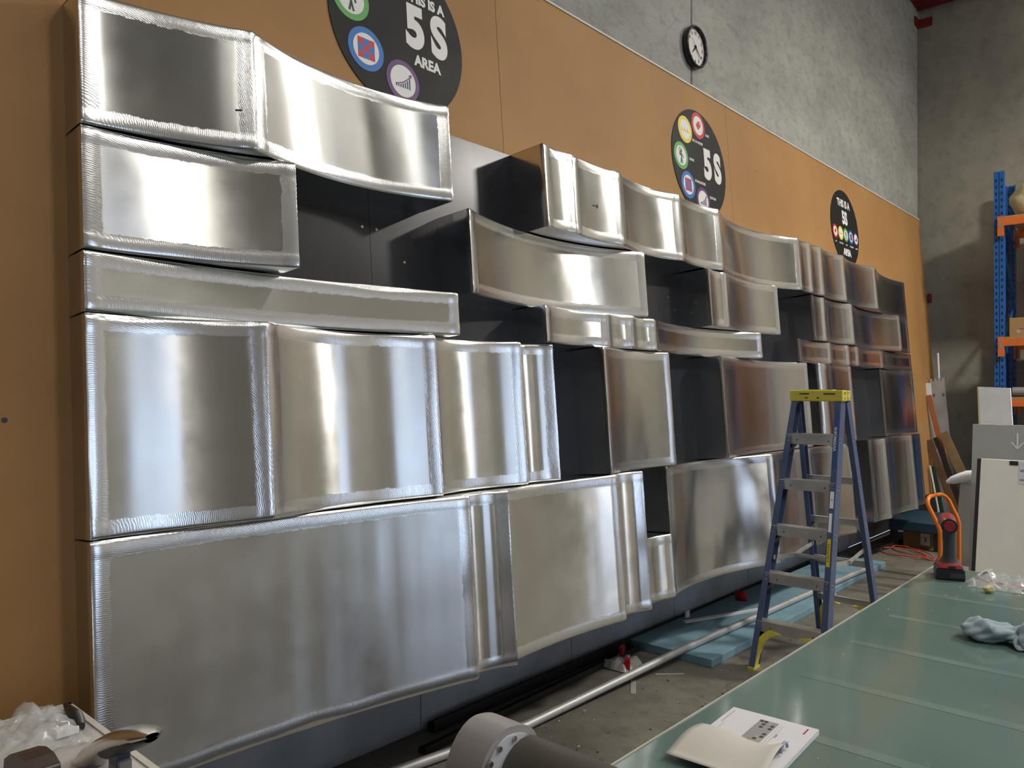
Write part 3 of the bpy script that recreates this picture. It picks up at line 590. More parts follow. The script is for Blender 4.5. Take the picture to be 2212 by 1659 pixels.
# ------------------------------------------------------------------ glass-topped work table with roller gantry
def mat_glass_top():
    m, nt, b = base_mat('green_glass_top'); tc = nd(nt, 'ShaderNodeTexCoord')
    n1 = nd(nt, 'ShaderNodeTexNoise', i_Scale=2.2, i_Detail=6.0); n2 = nd(nt, 'ShaderNodeTexNoise', i_Scale=7.0, i_Detail=8.0, i_Roughness=0.75)
    for n in (n1, n2): nt.links.new(tc.outputs['Object'], n.inputs['Vector'])
    r = nd(nt, 'ShaderNodeValToRGB'); e = r.color_ramp.elements; e[0].position = 0.3; e[1].position = 0.72; e[0].color = rgba(srgb(80, 108, 102)); e[1].color = rgba(srgb(100, 124, 118)); nt.links.new(n1.outputs['Fac'], r.inputs['Fac'])
    sp = nd(nt, 'ShaderNodeMapRange'); sp.inputs['From Min'].default_value = 0.64; sp.inputs['From Max'].default_value = 0.82; sp.inputs['To Max'].default_value = 0.5; nt.links.new(n2.outputs['Fac'], sp.inputs['Value'])
    mx = nd(nt, 'ShaderNodeMix', data_type='RGBA'); nt.links.new(sp.outputs['Result'], mx.inputs[0]); nt.links.new(r.outputs['Color'], mx.inputs[6]); mx.inputs[7].default_value = rgba(srgb(150, 164, 148)); nt.links.new(mx.outputs[2], b.inputs['Base Color'])
    b.inputs['Roughness'].default_value = 0.5; b.inputs['Specular IOR Level'].default_value = 0.2; b.inputs['Coat Weight'].default_value = 0.8
    mr = nd(nt, 'ShaderNodeMapRange'); mr.inputs['To Min'].default_value = 0.03; mr.inputs['To Max'].default_value = 0.16; nt.links.new(n2.outputs['Fac'], mr.inputs['Value']); nt.links.new(mr.outputs['Result'], b.inputs['Coat Roughness'])
    return m
M['glass_top'] = mat_glass_top(); M['tape_line'] = simple('pale_band', srgb(99, 124, 117), 0.5, coat=0.8, var=0.1); M['edge_trim'] = simple('edge_trim', (0.52, 0.52, 0.47), 0.4, 0.0)
M['frame_grey'] = simple('powder_grey', (0.22, 0.21, 0.205), 0.45)
TX0, TX1, TY0, TY1, TZ = -0.35, 3.12, -3.2, -1.51, 0.85
tb = thing('work_table', 'large flat work table with green glass top in the foreground', 'table', (TX0, TY0, 0))
top = MB().hexa(P8(TX0, TX1, TY0, TY1, TZ - 0.04, TZ)).build('glass_top', M['glass_top'], tb, 0.002, 1)
for x in (0.10, 0.53, 0.963, 1.35, 1.747, 2.14, 2.55, 2.92): MB().hexa(P8(x - 0.02, x + 0.02, TY0 + 0.02, TY1 - 0.09, TZ, TZ + 0.0006)).build('pale_band', M['tape_line'], top)
MB().hexa(P8(TX0 - 0.004, TX1 + 0.004, TY1, TY1 + 0.004, TZ - 0.045, TZ + 0.0025)).build('edge_strip', M['edge_trim'], tb)
MB().hexa(P8(TX1, TX1 + 0.004, TY0, TY1, TZ - 0.045, TZ + 0.0025)).build('edge_strip', M['edge_trim'], tb)
for y in (TY0 + 0.1, TY1 - 0.1): MB().hexa(P8(TX0 + 0.05, TX1 - 0.05, y - 0.03, y + 0.03, TZ - 0.14, TZ - 0.04)).build('apron_beam', M['frame_grey'], tb)
for x in (TX0 + 0.12, 1.4, TX1 - 0.14):
    for y in (TY0 + 0.1, TY1 - 0.1): MB().hexa(P8(x - 0.035, x + 0.035, y - 0.035, y + 0.035, 0, TZ - 0.14)).build('leg', M['frame_grey'], tb)
# roller gantry
M['house_grey'] = simple('housing_grey', (0.30, 0.28, 0.275), 0.38); M['plate_white'] = simple('end_plate', (0.52, 0.52, 0.54), 0.35); M['roller'] = simple('olive_rubber', (0.062, 0.056, 0.042), 0.6)
gy = -1.5
gan = thing('roller_gantry', 'grey roller gantry with olive rubber roller in front of the bottom panels', 'gantry', (0.22, gy, TZ + 0.001))
def outline(grow, zb):
    key = [(0.128, 0.90), (0.134, 0.955), (0.150, 0.992), (0.175, 1.018), (0.205, 1.030), (0.235, 1.028), (0.262, 1.020), (0.284, 1.006), (0.296, 0.985), (0.300, 0.95), (0.30, 0.90)]
    pts = []
    for i in range(len(key) - 1):
        p0, p1, p2, p3 = (Vector(key[max(0, min(len(key) - 1, i + d))]) for d in (-1, 0, 1, 2))
        for k in range(6):
            t = k / 6; pts.append(0.5 * ((2 * p1) + (p2 - p0) * t + (2 * p0 - 5 * p1 + 4 * p2 - p3) * t * t + (3 * p1 - p0 - 3 * p2 + p3) * t ** 3))
    pts.append(Vector(key[-1])); c = Vector((0.214, 0.94)); pts = [c + (p - c) * grow for p in pts]
    return [(pts[0].x, zb)] + [(p.x, p.y) for p in pts] + [(pts[-1].x, zb)]
MB().prism([(x, gy + 0.085, z) for x, z in outline(1.0, 0.853)], (0, -0.085, 0)).build('housing', M['house_grey'], gan, 0.008, 3)
plate = MB().prism([(x, gy - 0.001, z) for x, z in outline(0.86, 0.86)], (0, -0.005, 0)).build('end_plate', M['plate_white'], gan, 0.002)
for x, z in ((0.158, 0.985), (0.182, 1.004), (0.262, 1.002), (0.152, 0.955), (0.222, 1.010)): MB().tube([(x, gy - 0.004, z), (x, gy - 0.010, z)], 0.0055, 10).build('bolt', M['rivet'], plate)
MB().tube([(0.25, gy - 0.008, 0.932), (0.25, -3.05, 0.932)], 0.072, 40).build('roller', M['roller'], gan)
MB().tube([(0.245, gy + 0.02, 0.935), (0.245, gy - 0.01, 0.935)], 0.03, 20).build('axle', M['rivet'], gan)
MB().prism([(x, -3.05, z) for x, z in outline(1.0, 0.853)], (0, -0.085, 0)).build('housing', M['house_grey'], gan, 0.008, 3)

# ------------------------------------------------------------------ cordless drill on the table corner
M['drill_red'] = simple('drill_red', srgb(150, 34, 38), 0.4); M['drill_grey'] = simple('drill_grey', srgb(60, 62, 66), 0.55); M['drill_black'] = simple('drill_black', (0.014, 0.014, 0.017), 0.42)
dr = thing('cordless_drill', 'red and black cordless drill standing on its battery at the table corner', 'drill', (2.92, -1.615, TZ))
dx = Vector((0.958, 0.286, 0)).normalized(); dyv = Vector((-dx.y, dx.x, 0)); dc = Vector((2.92, -1.615, TZ))
def dp(f, s, z): return dc + dx * (f * 1.15) + dyv * (s * 1.18) + Vector((0, 0, z * 1.10))       # forward, sideways (left), up
def dbox(f0, f1, s0, s1, z0, z1, tf=0.0, ts=0.0): return MB().hexa([dp(f, s, z0) for f, s in ((f0, s0), (f1, s0), (f1, s1), (f0, s1))] + [dp(f, s, z1) for f, s in ((f0 + tf, s0 + ts), (f1 - tf, s0 + ts), (f1 - tf, s1 - ts), (f0 + tf, s1 - ts))])
bat = dbox(-0.05, 0.075, -0.052, 0.045, 0.001, 0.045, 0.002, 0.002).build('battery', M['drill_black'], dr, 0.006)
dbox(-0.0515, -0.049, -0.046, -0.002, 0.012, 0.03).build('battery_label', M['drill_grey'], bat); dbox(-0.052, 0.07, -0.045, 0.04, 0.045, 0.062, 0.008, 0.006).build('battery_clip', M['drill_red'], dr, 0.004)
dbox(-0.053, -0.048, -0.02, 0.003, 0.048, 0.056).build('clip_button', M['drill_black'], dr)
MB().tube([dp(0.01, -0.004, 0.055), dp(0.008, -0.003, 0.07), dp(0.004, -0.003, 0.085), dp(0.0, -0.003, 0.12), dp(-0.002, -0.002, 0.16), dp(0.0, -0.002, 0.20)], [0.046, 0.034, 0.026, 0.024, 0.0255, 0.027], 20).build('grip', M['drill_grey'], dr)
hz = 0.212
MB().tube([dp(-0.055, 0, hz), dp(-0.045, 0, hz), dp(-0.02, 0, hz), dp(0.03, 0.0, hz + 0.002), dp(0.07, 0, hz + 0.002), dp(0.075, 0, hz + 0.002)], [0.028, 0.032, 0.033, 0.034, 0.036, 0.034], 24).build('motor_housing', M['drill_red'], dr)
MB().tube([dp(-0.056, 0, hz), dp(-0.066, 0, hz)], [0.033, 0.031], 24).build('rear_bumper', M['drill_black'], dr)
MB().tube([dp(-0.066, 0, hz), dp(-0.069, 0, hz)], [0.023, 0.021], 24).build('rear_cap', M['drill_red'], dr)
MB().tube([dp(0.075, 0, hz + 0.002), dp(0.11, 0, hz + 0.002), dp(0.135, 0, hz + 0.002)], [0.030, 0.026, 0.014], 20).build('gear_case', M['drill_grey'], dr)
dbox(0.018, 0.032, -0.012, 0.012, 0.15, 0.185).build('trigger', M['drill_black'], dr, 0.004)

# ------------------------------------------------------------------ drawing booklet
M['paper'] = simple('paper', (0.70, 0.69, 0.72), 0.7, var=0.02); M['paper_warm'] = simple('cover_sheet', (0.60, 0.58, 0.53), 0.7, var=0.03); M['ink'] = simple('ink_grey', (0.30, 0.30, 0.34), 0.7); M['ink_red'] = simple('ink_red', (0.45, 0.06, 0.09), 0.7); M['ink_d'] = simple('ink_dark', (0.045, 0.042, 0.045), 0.7); M['ink_l'] = simple('ink_light', (0.36, 0.34, 0.31), 0.7)
bk0 = Vector((0.975, -1.572, TZ)); ex = Vector((-1, -0.055, 0)).normalized(); ey = Vector((0.0, -1, 0)); ey = Vector((ex.y, -ex.x, 0)) * -1; ey = ey if ey.y < 0 else -ey
def bp_(a, b_, z): return bk0 + ex * a + ey * b_ + Vector((0, 0, z))     # a along the long side towards the viewer, b across
book = thing('drawing_booklet', 'open white drawing booklet lying on the green glass table', 'booklet', tuple(bk0))
mb = MB()
for k in range(5):
    o = 0.0012 * math.sin(k * 2.3); mb.hexa([bp_(a + o, b_ + o * 0.7, 0.0005 + k * 0.0022 + q * 0.0018) for q in (0, 1) for a, b_ in ((0, 0), (0.297, 0), (0.297, 0.21), (0, 0.21))])
pages = mb.build('pages', M['paper'], book)
zt = 0.0122
page = MB().hexa([bp_(a, b_, zt - 0.0006 + q * 0.0004) for q in (0, 1) for a, b_ in ((0.0, 0.001), (0.296, 0.001), (0.296, 0.209), (0.0, 0.209))]).build('top_page', M['paper'], book)
pic = MB().hexa([bp_(a, b_, zt + q * 0.0003) for q in (0, 1) for a, b_ in ((0.03, 0.082), (0.19, 0.082), (0.19, 0.127), (0.03, 0.127))]).build('printed_elevation', M['ink_l'], page)
rr = random.Random(4)
for i in range(9):
    for j in range(4):
        a = 0.033 + i * 0.0172; b_ = 0.084 + j * 0.0105; sh = rr.random()
        if sh < 0.9:
            MB().hexa([bp_(a + da, b_ + db, zt + 0.0004 + q * 0.0002) for q in (0, 1) for da, db in ((0, 0), (0.011 + 0.004 * rr.random() * 0, 0), (0.011, 0.0085), (0, 0.0085))]).build('printed_box', M['ink_d'] if sh < 0.3 else M['ink'], page)
for a0, a1, b0, b1, mt in ((0.02, 0.10, 0.012, 0.0135, 'ink'), (0.10, 0.20, 0.02, 0.0205, 'ink'), (0.03, 0.19, 0.133, 0.1335, 'ink'), (0.04, 0.2, 0.140, 0.1405, 'ink'), (0.015, 0.05, 0.188, 0.192, 'ink_red'), (0.09, 0.11, 0.142, 0.146, 'ink')):
    MB().hexa([bp_(a, b_, zt + q * 0.0004) for q in (0, 1) for a, b_ in ((a0, b0), (a1, b0), (a1, b1), (a0, b1))]).build('printed_line', M[mt], page)
P = []
for i in range(15):      # turned-over sheet, curling up and back towards the viewer
    t = i / 14; ang = t * 1.0; a = 0.145 + 0.20 * t; z = 0.0135 + 0.016 * math.sin(min(1.0, t * 1.1) * PI) * 0.9 + 0.004
    if i == 0: z = 0.0145
    P.append([bp_(a + 0.012 * math.sin(b_ * 18) * (1 - t), -0.012 + b_ * (1.0 - 0.06 * (1 - t)) * 0.212 / 0.21 * 1.0 + 0.002, z + 0.006 * math.sin(b_ * 30) * (1 - t) + (0.012 * max(0, b_ - 0.17) / 0.04 * (1 - t))) for b_ in [0.21 * k / 12 for k in range(13)]])
o = MB().grid(P).build('turned_sheet', M['paper_warm'], book); md = o.modifiers.new('solid', 'SOLIDIFY'); md.thickness = 0.0006
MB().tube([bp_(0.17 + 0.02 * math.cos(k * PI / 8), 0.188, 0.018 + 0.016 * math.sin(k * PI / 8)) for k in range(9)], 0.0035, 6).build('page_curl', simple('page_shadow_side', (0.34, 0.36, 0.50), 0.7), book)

# ------------------------------------------------------------------ cleaning rag and scraps on the table
M['rag'] = simple('blue_grey_cloth', srgb(150, 165, 175), 0.95, var=0.12, scale=30, bump=0.2)
rag = thing('cleaning_rag', 'crumpled pale blue cleaning rag lying on the glass table', 'rag', (2.06, -1.95, TZ))
P = []
ax0, ax1 = Vector((2.07, -1.85, 0)), Vector((2.05, -2.13, 0)); axd = (ax1 - ax0).normalized(); axn = Vector((axd.y, -axd.x, 0))
for i in range(57):
    t = i / 56; row = []; c = ax0.lerp(ax1, t) + axn * (0.012 * math.sin(t * 7)); rw = 0.052 * (0.62 + 0.35 * math.sin(min(1, t * 4) * PI / 2)) * (1 - 0.32 * math.exp(-((t - 0.52) / 0.09) ** 2)) * (1 + 0.25 * (t > 0.6))
    if t < 0.06: rw *= (t / 0.06) ** 0.5 + 0.05
    for k in range(40):
        a = 2 * PI * k / 39 * 1.18 - 0.4; rr_ = rw * (1 + 0.16 * math.sin(a * 3 + t * 15) + 0.08 * math.sin(a * 7 - t * 30)) * (1 - 0.12 * k / 39)
        n_ = noise.noise(Vector((t * 9, a * 1.3, 2.0)))
        z = max(0.0012, 0.030 + (rr_ * (1 + 0.2 * n_)) * math.sin(a) * 0.72); row.append(c + axn * (rr_ * math.cos(a) * 1.15) + axd * (0.012 * n_) + Vector((0, 0, TZ + z)))
    P.append(row)
o = MB().grid(P).build('cloth', M['rag'], rag); md = o.modifiers.new('solid', 'SOLIDIFY'); md.thickness = 0.002
P = []
for i in range(24):
    t = i / 23; row = []
    for k in range(24):
        s_ = k / 23; p = Vector((1.985 + 0.13 * s_, -2.02 - 0.16 * t, TZ + 0.004 + 0.055 * math.sin(PI * min(1, s_ * 1.1)) * (0.7 + 0.3 * math.sin(t * 6)) + 0.01 * noise.noise(Vector((s_ * 5, t * 5, 7))))); row.append(p + Vector((0.012 * math.sin(t * 8), 0.018 * math.sin(s_ * 9), 0)))
    P.append(row)
o = MB().grid(P).build('cloth_fold', M['rag'], rag); md = o.modifiers.new('solid', 'SOLIDIFY'); md.thickness = 0.002
M['foam_y'] = simple('yellow_foam', srgb(214, 200, 150), 0.9, bump=0.3); M['red_tape'] = simple('red_tape', srgb(150, 32, 40), 0.4)
def blob(c, r, seed, n=12, sq=(1, 1, 0.7)):
    mb = MB(); c = Vector(c); P = []
    for i in range(n + 1):
        th = PI * i / n; row = []
        for k in range(2 * n + 1):
            ph = 2 * PI * (k % (2 * n)) / (2 * n); d = Vector((math.sin(th) * math.cos(ph), math.sin(th) * math.sin(ph), math.cos(th))); q = 1 + 0.35 * noise.noise(d * 1.8 + Vector((seed, 0, 0)))
            row.append(c + Vector((d.x * sq[0], d.y * sq[1], d.z * sq[2])) * r * q)
        P.append(row)
    return mb.grid(P)
tag(blob((2.745, -1.80, TZ + 0.015), 0.02, 3.0).build('foam_scrap', M['foam_y']), 'small yellow foam scrap on the glass table near the drill', 'scrap')
tag(MB().hexa(P8(2.935, 2.97, -2.9, -1.70, TZ, TZ + 0.003)).build('red_strip', M['red_tape']), 'long thin red strip lying along the end of the glass table', 'strip')
P = []
for i in range(20):
    t = i / 19; c = Vector((2.985 - 0.12 * t + 0.03 * math.sin(t * 5), -1.715 - 0.11 * t * t - 0.02 * math.sin(t * PI), TZ + 0.004 + 0.045 * math.sin(PI * t) ** 2 * (1 - 0.5 * t)))
    P.append([c + Vector((0.014, 0.004, 0.001 + 0.012 * (1 - t))), c - Vector((0.014, 0.004, 0.0))])
o = MB().grid(P).build('paper_curl', M['paper']); tag(o, 'curled white paper strip on the glass table beside the red strip', 'paper strip'); md = o.modifiers.new('solid', 'SOLIDIFY'); md.thickness = 0.0008
def mat_film():
    m, nt, b = base_mat('clear_film'); tc = nd(nt, 'ShaderNodeTexCoord'); n = nd(nt, 'ShaderNodeTexNoise', i_Scale=14.0, i_Detail=4.0); nt.links.new(tc.outputs['Object'], n.inputs['Vector'])
    b.inputs['Base Color'].default_value = (0.8, 0.8, 0.79, 1); b.inputs['Roughness'].default_value = 0.16; b.inputs['Specular IOR Level'].default_value = 0.8
    mr = nd(nt, 'ShaderNodeMapRange'); mr.inputs['To Min'].default_value = 0.16; mr.inputs['To Max'].default_value = 0.42; nt.links.new(n.outputs['Fac'], mr.inputs['Value']); nt.links.new(mr.outputs['Result'], b.inputs['Alpha'])
    return m
M['film'] = mat_film()
def crumple(x0, x1, y0, y1, z, amp, n, seed, skew=0.0):
    P = []
    for i in range(n + 1):
        row = []
        for k in range(n + 1):
            a, b_ = i / n, k / n; p = Vector((a * 6, b_ * 6, seed)); h = amp * (0.5 * abs(noise.noise(p)) + 0.30 * abs(noise.noise(p * 2.1)) + 0.10 * abs(noise.noise(p * 4.1)))
            e = min(1, 5 * min(a, b_, 1 - a, 1 - b_) + 0.15)
            row.append(Vector((x0 + (x1 - x0) * a + skew * b_ + 0.02 * noise.noise(p * 1.3 + Vector((0, 9, 0))), y0 + (y1 - y0) * b_ + 0.02 * noise.noise(p * 1.3 + Vector((5, 0, 0))), z + 0.001 + 2 * h * e)))
        P.append(row)
    return MB().grid(P, True)
tag(crumple(2.80, 3.10, -1.90, -1.70, TZ, 0.045, 16, 3.3).build('plastic_film', M['film']), 'scrap of clear plastic film on the table beside the drill', 'plastic film')

# ------------------------------------------------------------------ white bench at the lower left
M['bench_white'] = simple('white_laminate', (0.56, 0.54, 0.52), 0.28, coat=0.4); M['bench_edge'] = simple('bench_edging', (0.60, 0.57, 0.50), 0.4)
BX1, BY1, BZ = -0.06, -0.10, 0.78
wbn = thing('white_bench', 'white laminate bench top at the lower left beside the boxes', 'bench', (-1.4, -1.1, 0))
MB().hexa(P8(-1.4, BX1, -0.95, BY1, BZ - 0.035, BZ)).build('bench_top', M['bench_white'], wbn, 0.003)
MB().hexa(P8(BX1 - 0.016, BX1, -0.95, BY1, BZ, BZ + 0.004)).build('edge_strip', M['bench_edge'], wbn); MB().hexa(P8(-1.4, BX1, BY1 - 0.016, BY1, BZ, BZ + 0.004)).build('edge_strip', M['bench_edge'], wbn)
for x in (-1.34, -0.12):
    for y in (-0.89, -0.16): MB().hexa(P8(x - 0.025, x + 0.025, y - 0.025, y + 0.025, 0, BZ - 0.035)).build('leg', M['bench_white'], wbn)
MB().hexa(P8(BX1 - 0.02, BX1 - 0.004, -0.9, -0.14, 0.25, BZ - 0.035)).build('side_panel', M['bench_white'], wbn)
tag(crumple(-0.52, -0.115, -0.40, -0.13, BZ + 0.002, 0.075, 30, 1.7, 0.03).build('plastic_bag', M['film']), 'crumpled clear plastic bag on the white bench', 'plastic bag')
kn = thing('scraper_handle', 'black scraper handle sticking out of the plastic bag on the white bench', 'tool', (-0.1, -0.25, BZ))
MB().tube([(-0.085, -0.135, BZ + 0.014), (-0.090, -0.17, BZ + 0.016), (-0.098, -0.215, BZ + 0.02), (-0.105, -0.26, BZ + 0.021), (-0.112, -0.30, BZ + 0.02), (-0.115, -0.33, BZ + 0.018)], [0.006, 0.010, 0.014, 0.021, 0.020, 0.012], 14).build('grip', M['black_plastic'], kn)
MB().hexa(P8(-0.17, -0.118, -0.335, -0.30, BZ + 0.006, BZ + 0.024)).build('blade_holder', M['sticker_w'], kn, 0.002)
# long silver lever of a hand tool clamped on the bench
M['silver'] = simple('satin_silver', (0.62, 0.59, 0.56), 0.26, 1.0, 0.03); M['lever_blue'] = simple('dark_blue_steel', (0.03, 0.05, 0.09), 0.35)
lv_ = thing('hand_lever', 'curved silver lever handle of a tool on the white bench', 'tool lever', (-0.15, -0.6, BZ))
pth = [(-0.425, 0.715), (-0.465, 0.755), (-0.52, 0.797), (-0.575, 0.830), (-0.635, 0.862), (-0.70, 0.892), (-0.755, 0.914), (-0.80, 0.930), (-0.833, 0.937)]
wd = [0.030, 0.036, 0.038, 0.037, 0.037, 0.040, 0.042, 0.036, 0.014]; th_ = [0.02, 0.026, 0.028, 0.026, 0.025, 0.024, 0.021, 0.014, 0.005]
P = []
for i, ((y, z), w_, h_) in enumerate(zip(pth, wd, th_)):
    a, b_ = pth[max(0, i - 1)], pth[min(len(pth) - 1, i + 1)]; d = Vector((0, b_[0] - a[0], b_[1] - a[1])).normalized(); nrm = Vector((0, -d.z, d.y)); nrm = nrm if nrm.z > 0 else -nrm
    P.append([Vector((-0.15, y, z)) + Vector((1, 0, 0)) * (w_ * math.cos(2 * PI * k / 20)) + nrm * (h_ * math.sin(2 * PI * k / 20)) for k in range(21)])
MB().grid(P).build('lever_shell', M['silver'], lv_)
P2 = [[p + Vector((0, 0.006, -0.010)) for p in r] for r in P[4:]]
MB().grid([[Vector((-0.15 + (p.x + 0.15) * 0.93, p.y, p.z)) for p in r] for r in P2]).build('lever_pad', M['black_plastic'], lv_)
MB().hexa(P8(-0.165, -0.135, -0.69, -0.645, 0.825, 0.868)).build('pivot_block', M['lever_blue'], lv_, 0.003)
for y, z in ((-0.655, 0.878), (-0.68, 0.862), (-0.66, 0.848)): MB().tube([(-0.167, y, z), (-0.163, y, z)], 0.005, 8).build('screw', M['rivet'], lv_)
MB().hexa(P8(-0.163, -0.137, -0.70, -0.64, BZ, 0.842)).build('post', M['frame_grey'], lv_)
wg = thing('dark_tool_cap', 'dark brown rounded tool cap at the very bottom left on the white bench', 'tool', (-0.35, -0.74, BZ))
M['brown_plastic'] = simple('dark_brown_plastic', (0.05, 0.032, 0.024), 0.4)
MB().prism([(-0.38, y, z) for y, z in ((-0.69, 0.90), (-0.695, 0.925), (-0.73, 0.945), (-0.775, 0.958), (-0.82, 0.960), (-0.855, 0.950), (-0.86, 0.90))], (0.05, 0, 0)).build('cap', M['brown_plastic'], wg, 0.006, 3)
MB().hexa(P8(-0.375, -0.335, -0.84, -0.71, BZ, 0.905)).build('stem', M['drill_grey'], wg, 0.004)

# ------------------------------------------------------------------ things on the floor
M['xps'] = simple('blue_foam_board', srgb(112, 146, 160), 0.8, var=0.14, scale=5); M['bar_black'] = simple('black_extrusion', (0.012, 0.012, 0.013), 0.55); M['tube_alu'] = simple('raw_aluminium', (0.50, 0.50, 0.49), 0.5, 0.55, 0.08, 20)
tag(MB().hexa(P8(3.42, 5.50, -0.235, 0.385 - 0.03, 0.0, 0.05)).build('foam_board', M['xps'], None, 0.003, 1), 'blue foam insulation board on the floor near the red packaging', 'foam board', 'blue foam boards on the floor')
tag(MB().hexa(P8(5.51, 7.0, -0.16, 0.33, 0.0, 0.05)).build('foam_board', M['xps'], None, 0.003, 1), 'blue foam insulation board on the floor under the ladder rear legs', 'foam board', 'blue foam boards on the floor')
def extr(label, a, b_, s_, h):
    a, b_ = Vector(a), Vector(b_); t = thing('black_extrusion', label, 'extrusion', tuple(a), 'black extrusions along the wall')
    d = (b_ - a).normalized(); n_ = Vector((-d.y, d.x, 0))
    for nm, o0, o1, z0, z1 in (('web', 0, s_, 0, 0.006), ('flange', 0, 0.006, 0.006, h), ('flange', s_ - 0.006, s_, 0.006, h * 0.7)):
        MB().hexa([p + n_ * o + Vector((0, 0, z)) for z in (z0, z1) for p, o in ((a, o0), (b_, o0), (b_, o1), (a, o1))]).build(nm, M['bar_black'], t)
extr('long black metal extrusion tight against the foot of the wall', (1.70, 0.33, 0), (6.9, 0.365, 0), 0.05, 0.06)
extr('black metal extrusion in front of another one, below the bottom aluminium boxes', (1.52, 0.19, 0), (3.4, 0.26, 0), 0.05, 0.035)
extr('black metal extrusion resting on the far floor by the orange cord', (6.95, 0.17, 0), (8.7, 0.02, 0), 0.05, 0.05)
tube_ = thing('aluminium_tube', 'long pale aluminium tube lying across the floor and the blue foam', 'tube', (1.2, 0.16, 0))
MB().tube([(0.9, 0.20, 0.024), (2.02, 0.02, 0.028), (3.41, -0.045, 0.073), (5.6, -0.12, 0.0735), (6.5, -0.16, 0.0735)], 0.022, 20).build('tube', M['tube_alu'], tube_)
def strip(name, label, a, b_, wdt, mat, z=0.0, th=0.004):
    a, b_ = Vector((*a, z)), Vector((*b_, z)); d = (b_ - a).normalized(); n_ = Vector((-d.y, d.x, 0)) * wdt / 2
    return tag(MB().hexa([p + n_ * s_ + Vector((0, 0, q * th)) for q in (0, 1) for p, s_ in ((a, -1), (b_, -1), (b_, 1), (a, 1))]).build(name, mat), label, 'strip')
strip('white_strip', 'white angle strip lying across the blue foam board', (3.97, 0.265), (4.66, 0.0), 0.035, M['sticker_w'], 0.051, 0.012)
strip('metal_offcut', 'short flat metal offcut on the floor beside the long aluminium tube', (2.93, 0.0), (2.76, -0.11), 0.03, M['tube_alu'])
strip('thin_sliver', 'thin pale sliver on the floor at the foam board corner', (3.10, -0.04), (3.22, -0.16), 0.006, M['paper_warm'])
M['red_pack'] = simple('red_packaging', srgb(178, 26, 34), 0.4); M['grey_film'] = simple('grey_wrap', (0.45, 0.44, 0.43), 0.3)
rp = thing('crumpled_packet', 'crumpled red and clear packet on the floor in front of the black extrusion', 'packet', (3.0, 0.18, 0))
crumple(2.99, 3.19, 0.10, 0.26, 0.0, 0.10, 10, 8.1).build('wrapper', M['grey_film'], rp)
MB().box((3.05, 0.12, 0.035), (0.05, 0.03, 0.07), Matrix.Rotation(0.5, 3, 'Z')).build('red_card', M['red_pack'], rp); MB().box((3.20, 0.26, 0.05), (0.07, 0.02, 0.05), Matrix.Rotation(0.3, 3, 'Z')).build('red_card', M['red_pack'], rp)
rc = thing('red_clip', 'red plastic clip standing on the blue foam board by the wall', 'clip', (4.80, 0.24, 0.05))
P = [[Vector((4.80 + 0.05 * math.cos(a) * 0.7, 0.24 + 0.05 * math.sin(a), 0.051 + z)) for z in (0, 0.02, 0.04, 0.07)] for a in [PI * 0.6 + PI * 0.9 * k / 10 for k in range(11)]]
o = MB().grid(P).build('shell', M['red_pack'], rc); md = o.modifiers.new('solid', 'SOLIDIFY'); md.thickness = 0.01
MB().box((4.79, 0.235, 0.085), (0.03, 0.05, 0.012)).build('tab', M['red_pack'], rc)
tag(MB().hexa([(4.08, 0.31, 0.051), (4.12, 0.305, 0.051), (4.12, 0.32, 0.051), (4.08, 0.325, 0.051), (4.085, 0.31, 0.10), (4.12, 0.305, 0.10), (4.12, 0.313, 0.10), (4.085, 0.318, 0.10)]).build('white_tag', M['sticker_w']), 'small white tag standing on the blue foam board', 'tag')
# swarf and crumbs nobody could count
mb = MB(); rr = random.Random(11)
for i in range(420):
    x = rr.uniform(0.9, 4.6); y = rr.uniform(-1.3, 0.1)
    if 3.38 < x and y > -0.26: continue
    s_ = rr.uniform(0.002, 0.008) * (2 if rr.random() < 0.08 else 1); a = rr.uniform(0, PI); d = Vector((math.cos(a), math.sin(a), 0)) * s_; n_ = Vector((-d.y, d.x, 0)) * 0.5; c = Vector((x, y, 0.0006)); k = rr.choice((0, 0, 1, 1, 2))
    mb.cur = k; mb.prism([c + d, c + n_, c - d, c - n_ * 0.7], (0, 0, rr.uniform(0.001, 0.004)))
o = mb.build('floor_debris', [M['paper_warm'], M['drill_black'], M['tube_alu']]); tag(o, 'scattered swarf and crumbs over the workshop floor', 'debris', kind='stuff')
mb = MB()
for i in range(60):
    x = rr.uniform(0.7, 3.05); y = rr.uniform(-2.6, -1.56); s_ = rr.uniform(0.001, 0.0035); c = Vector((x, y, TZ + 0.0008)); a = rr.uniform(0, PI); d = Vector((math.cos(a), math.sin(a), 0)) * s_; n_ = Vector((-d.y, d.x, 0))
    mb.prism([c + d, c + n_, c - d, c - n_], (0, 0, 0.0015))
tag(mb.build('table_crumbs', M['paper']), 'tiny white crumbs scattered over the green glass top', 'debris', kind='stuff')

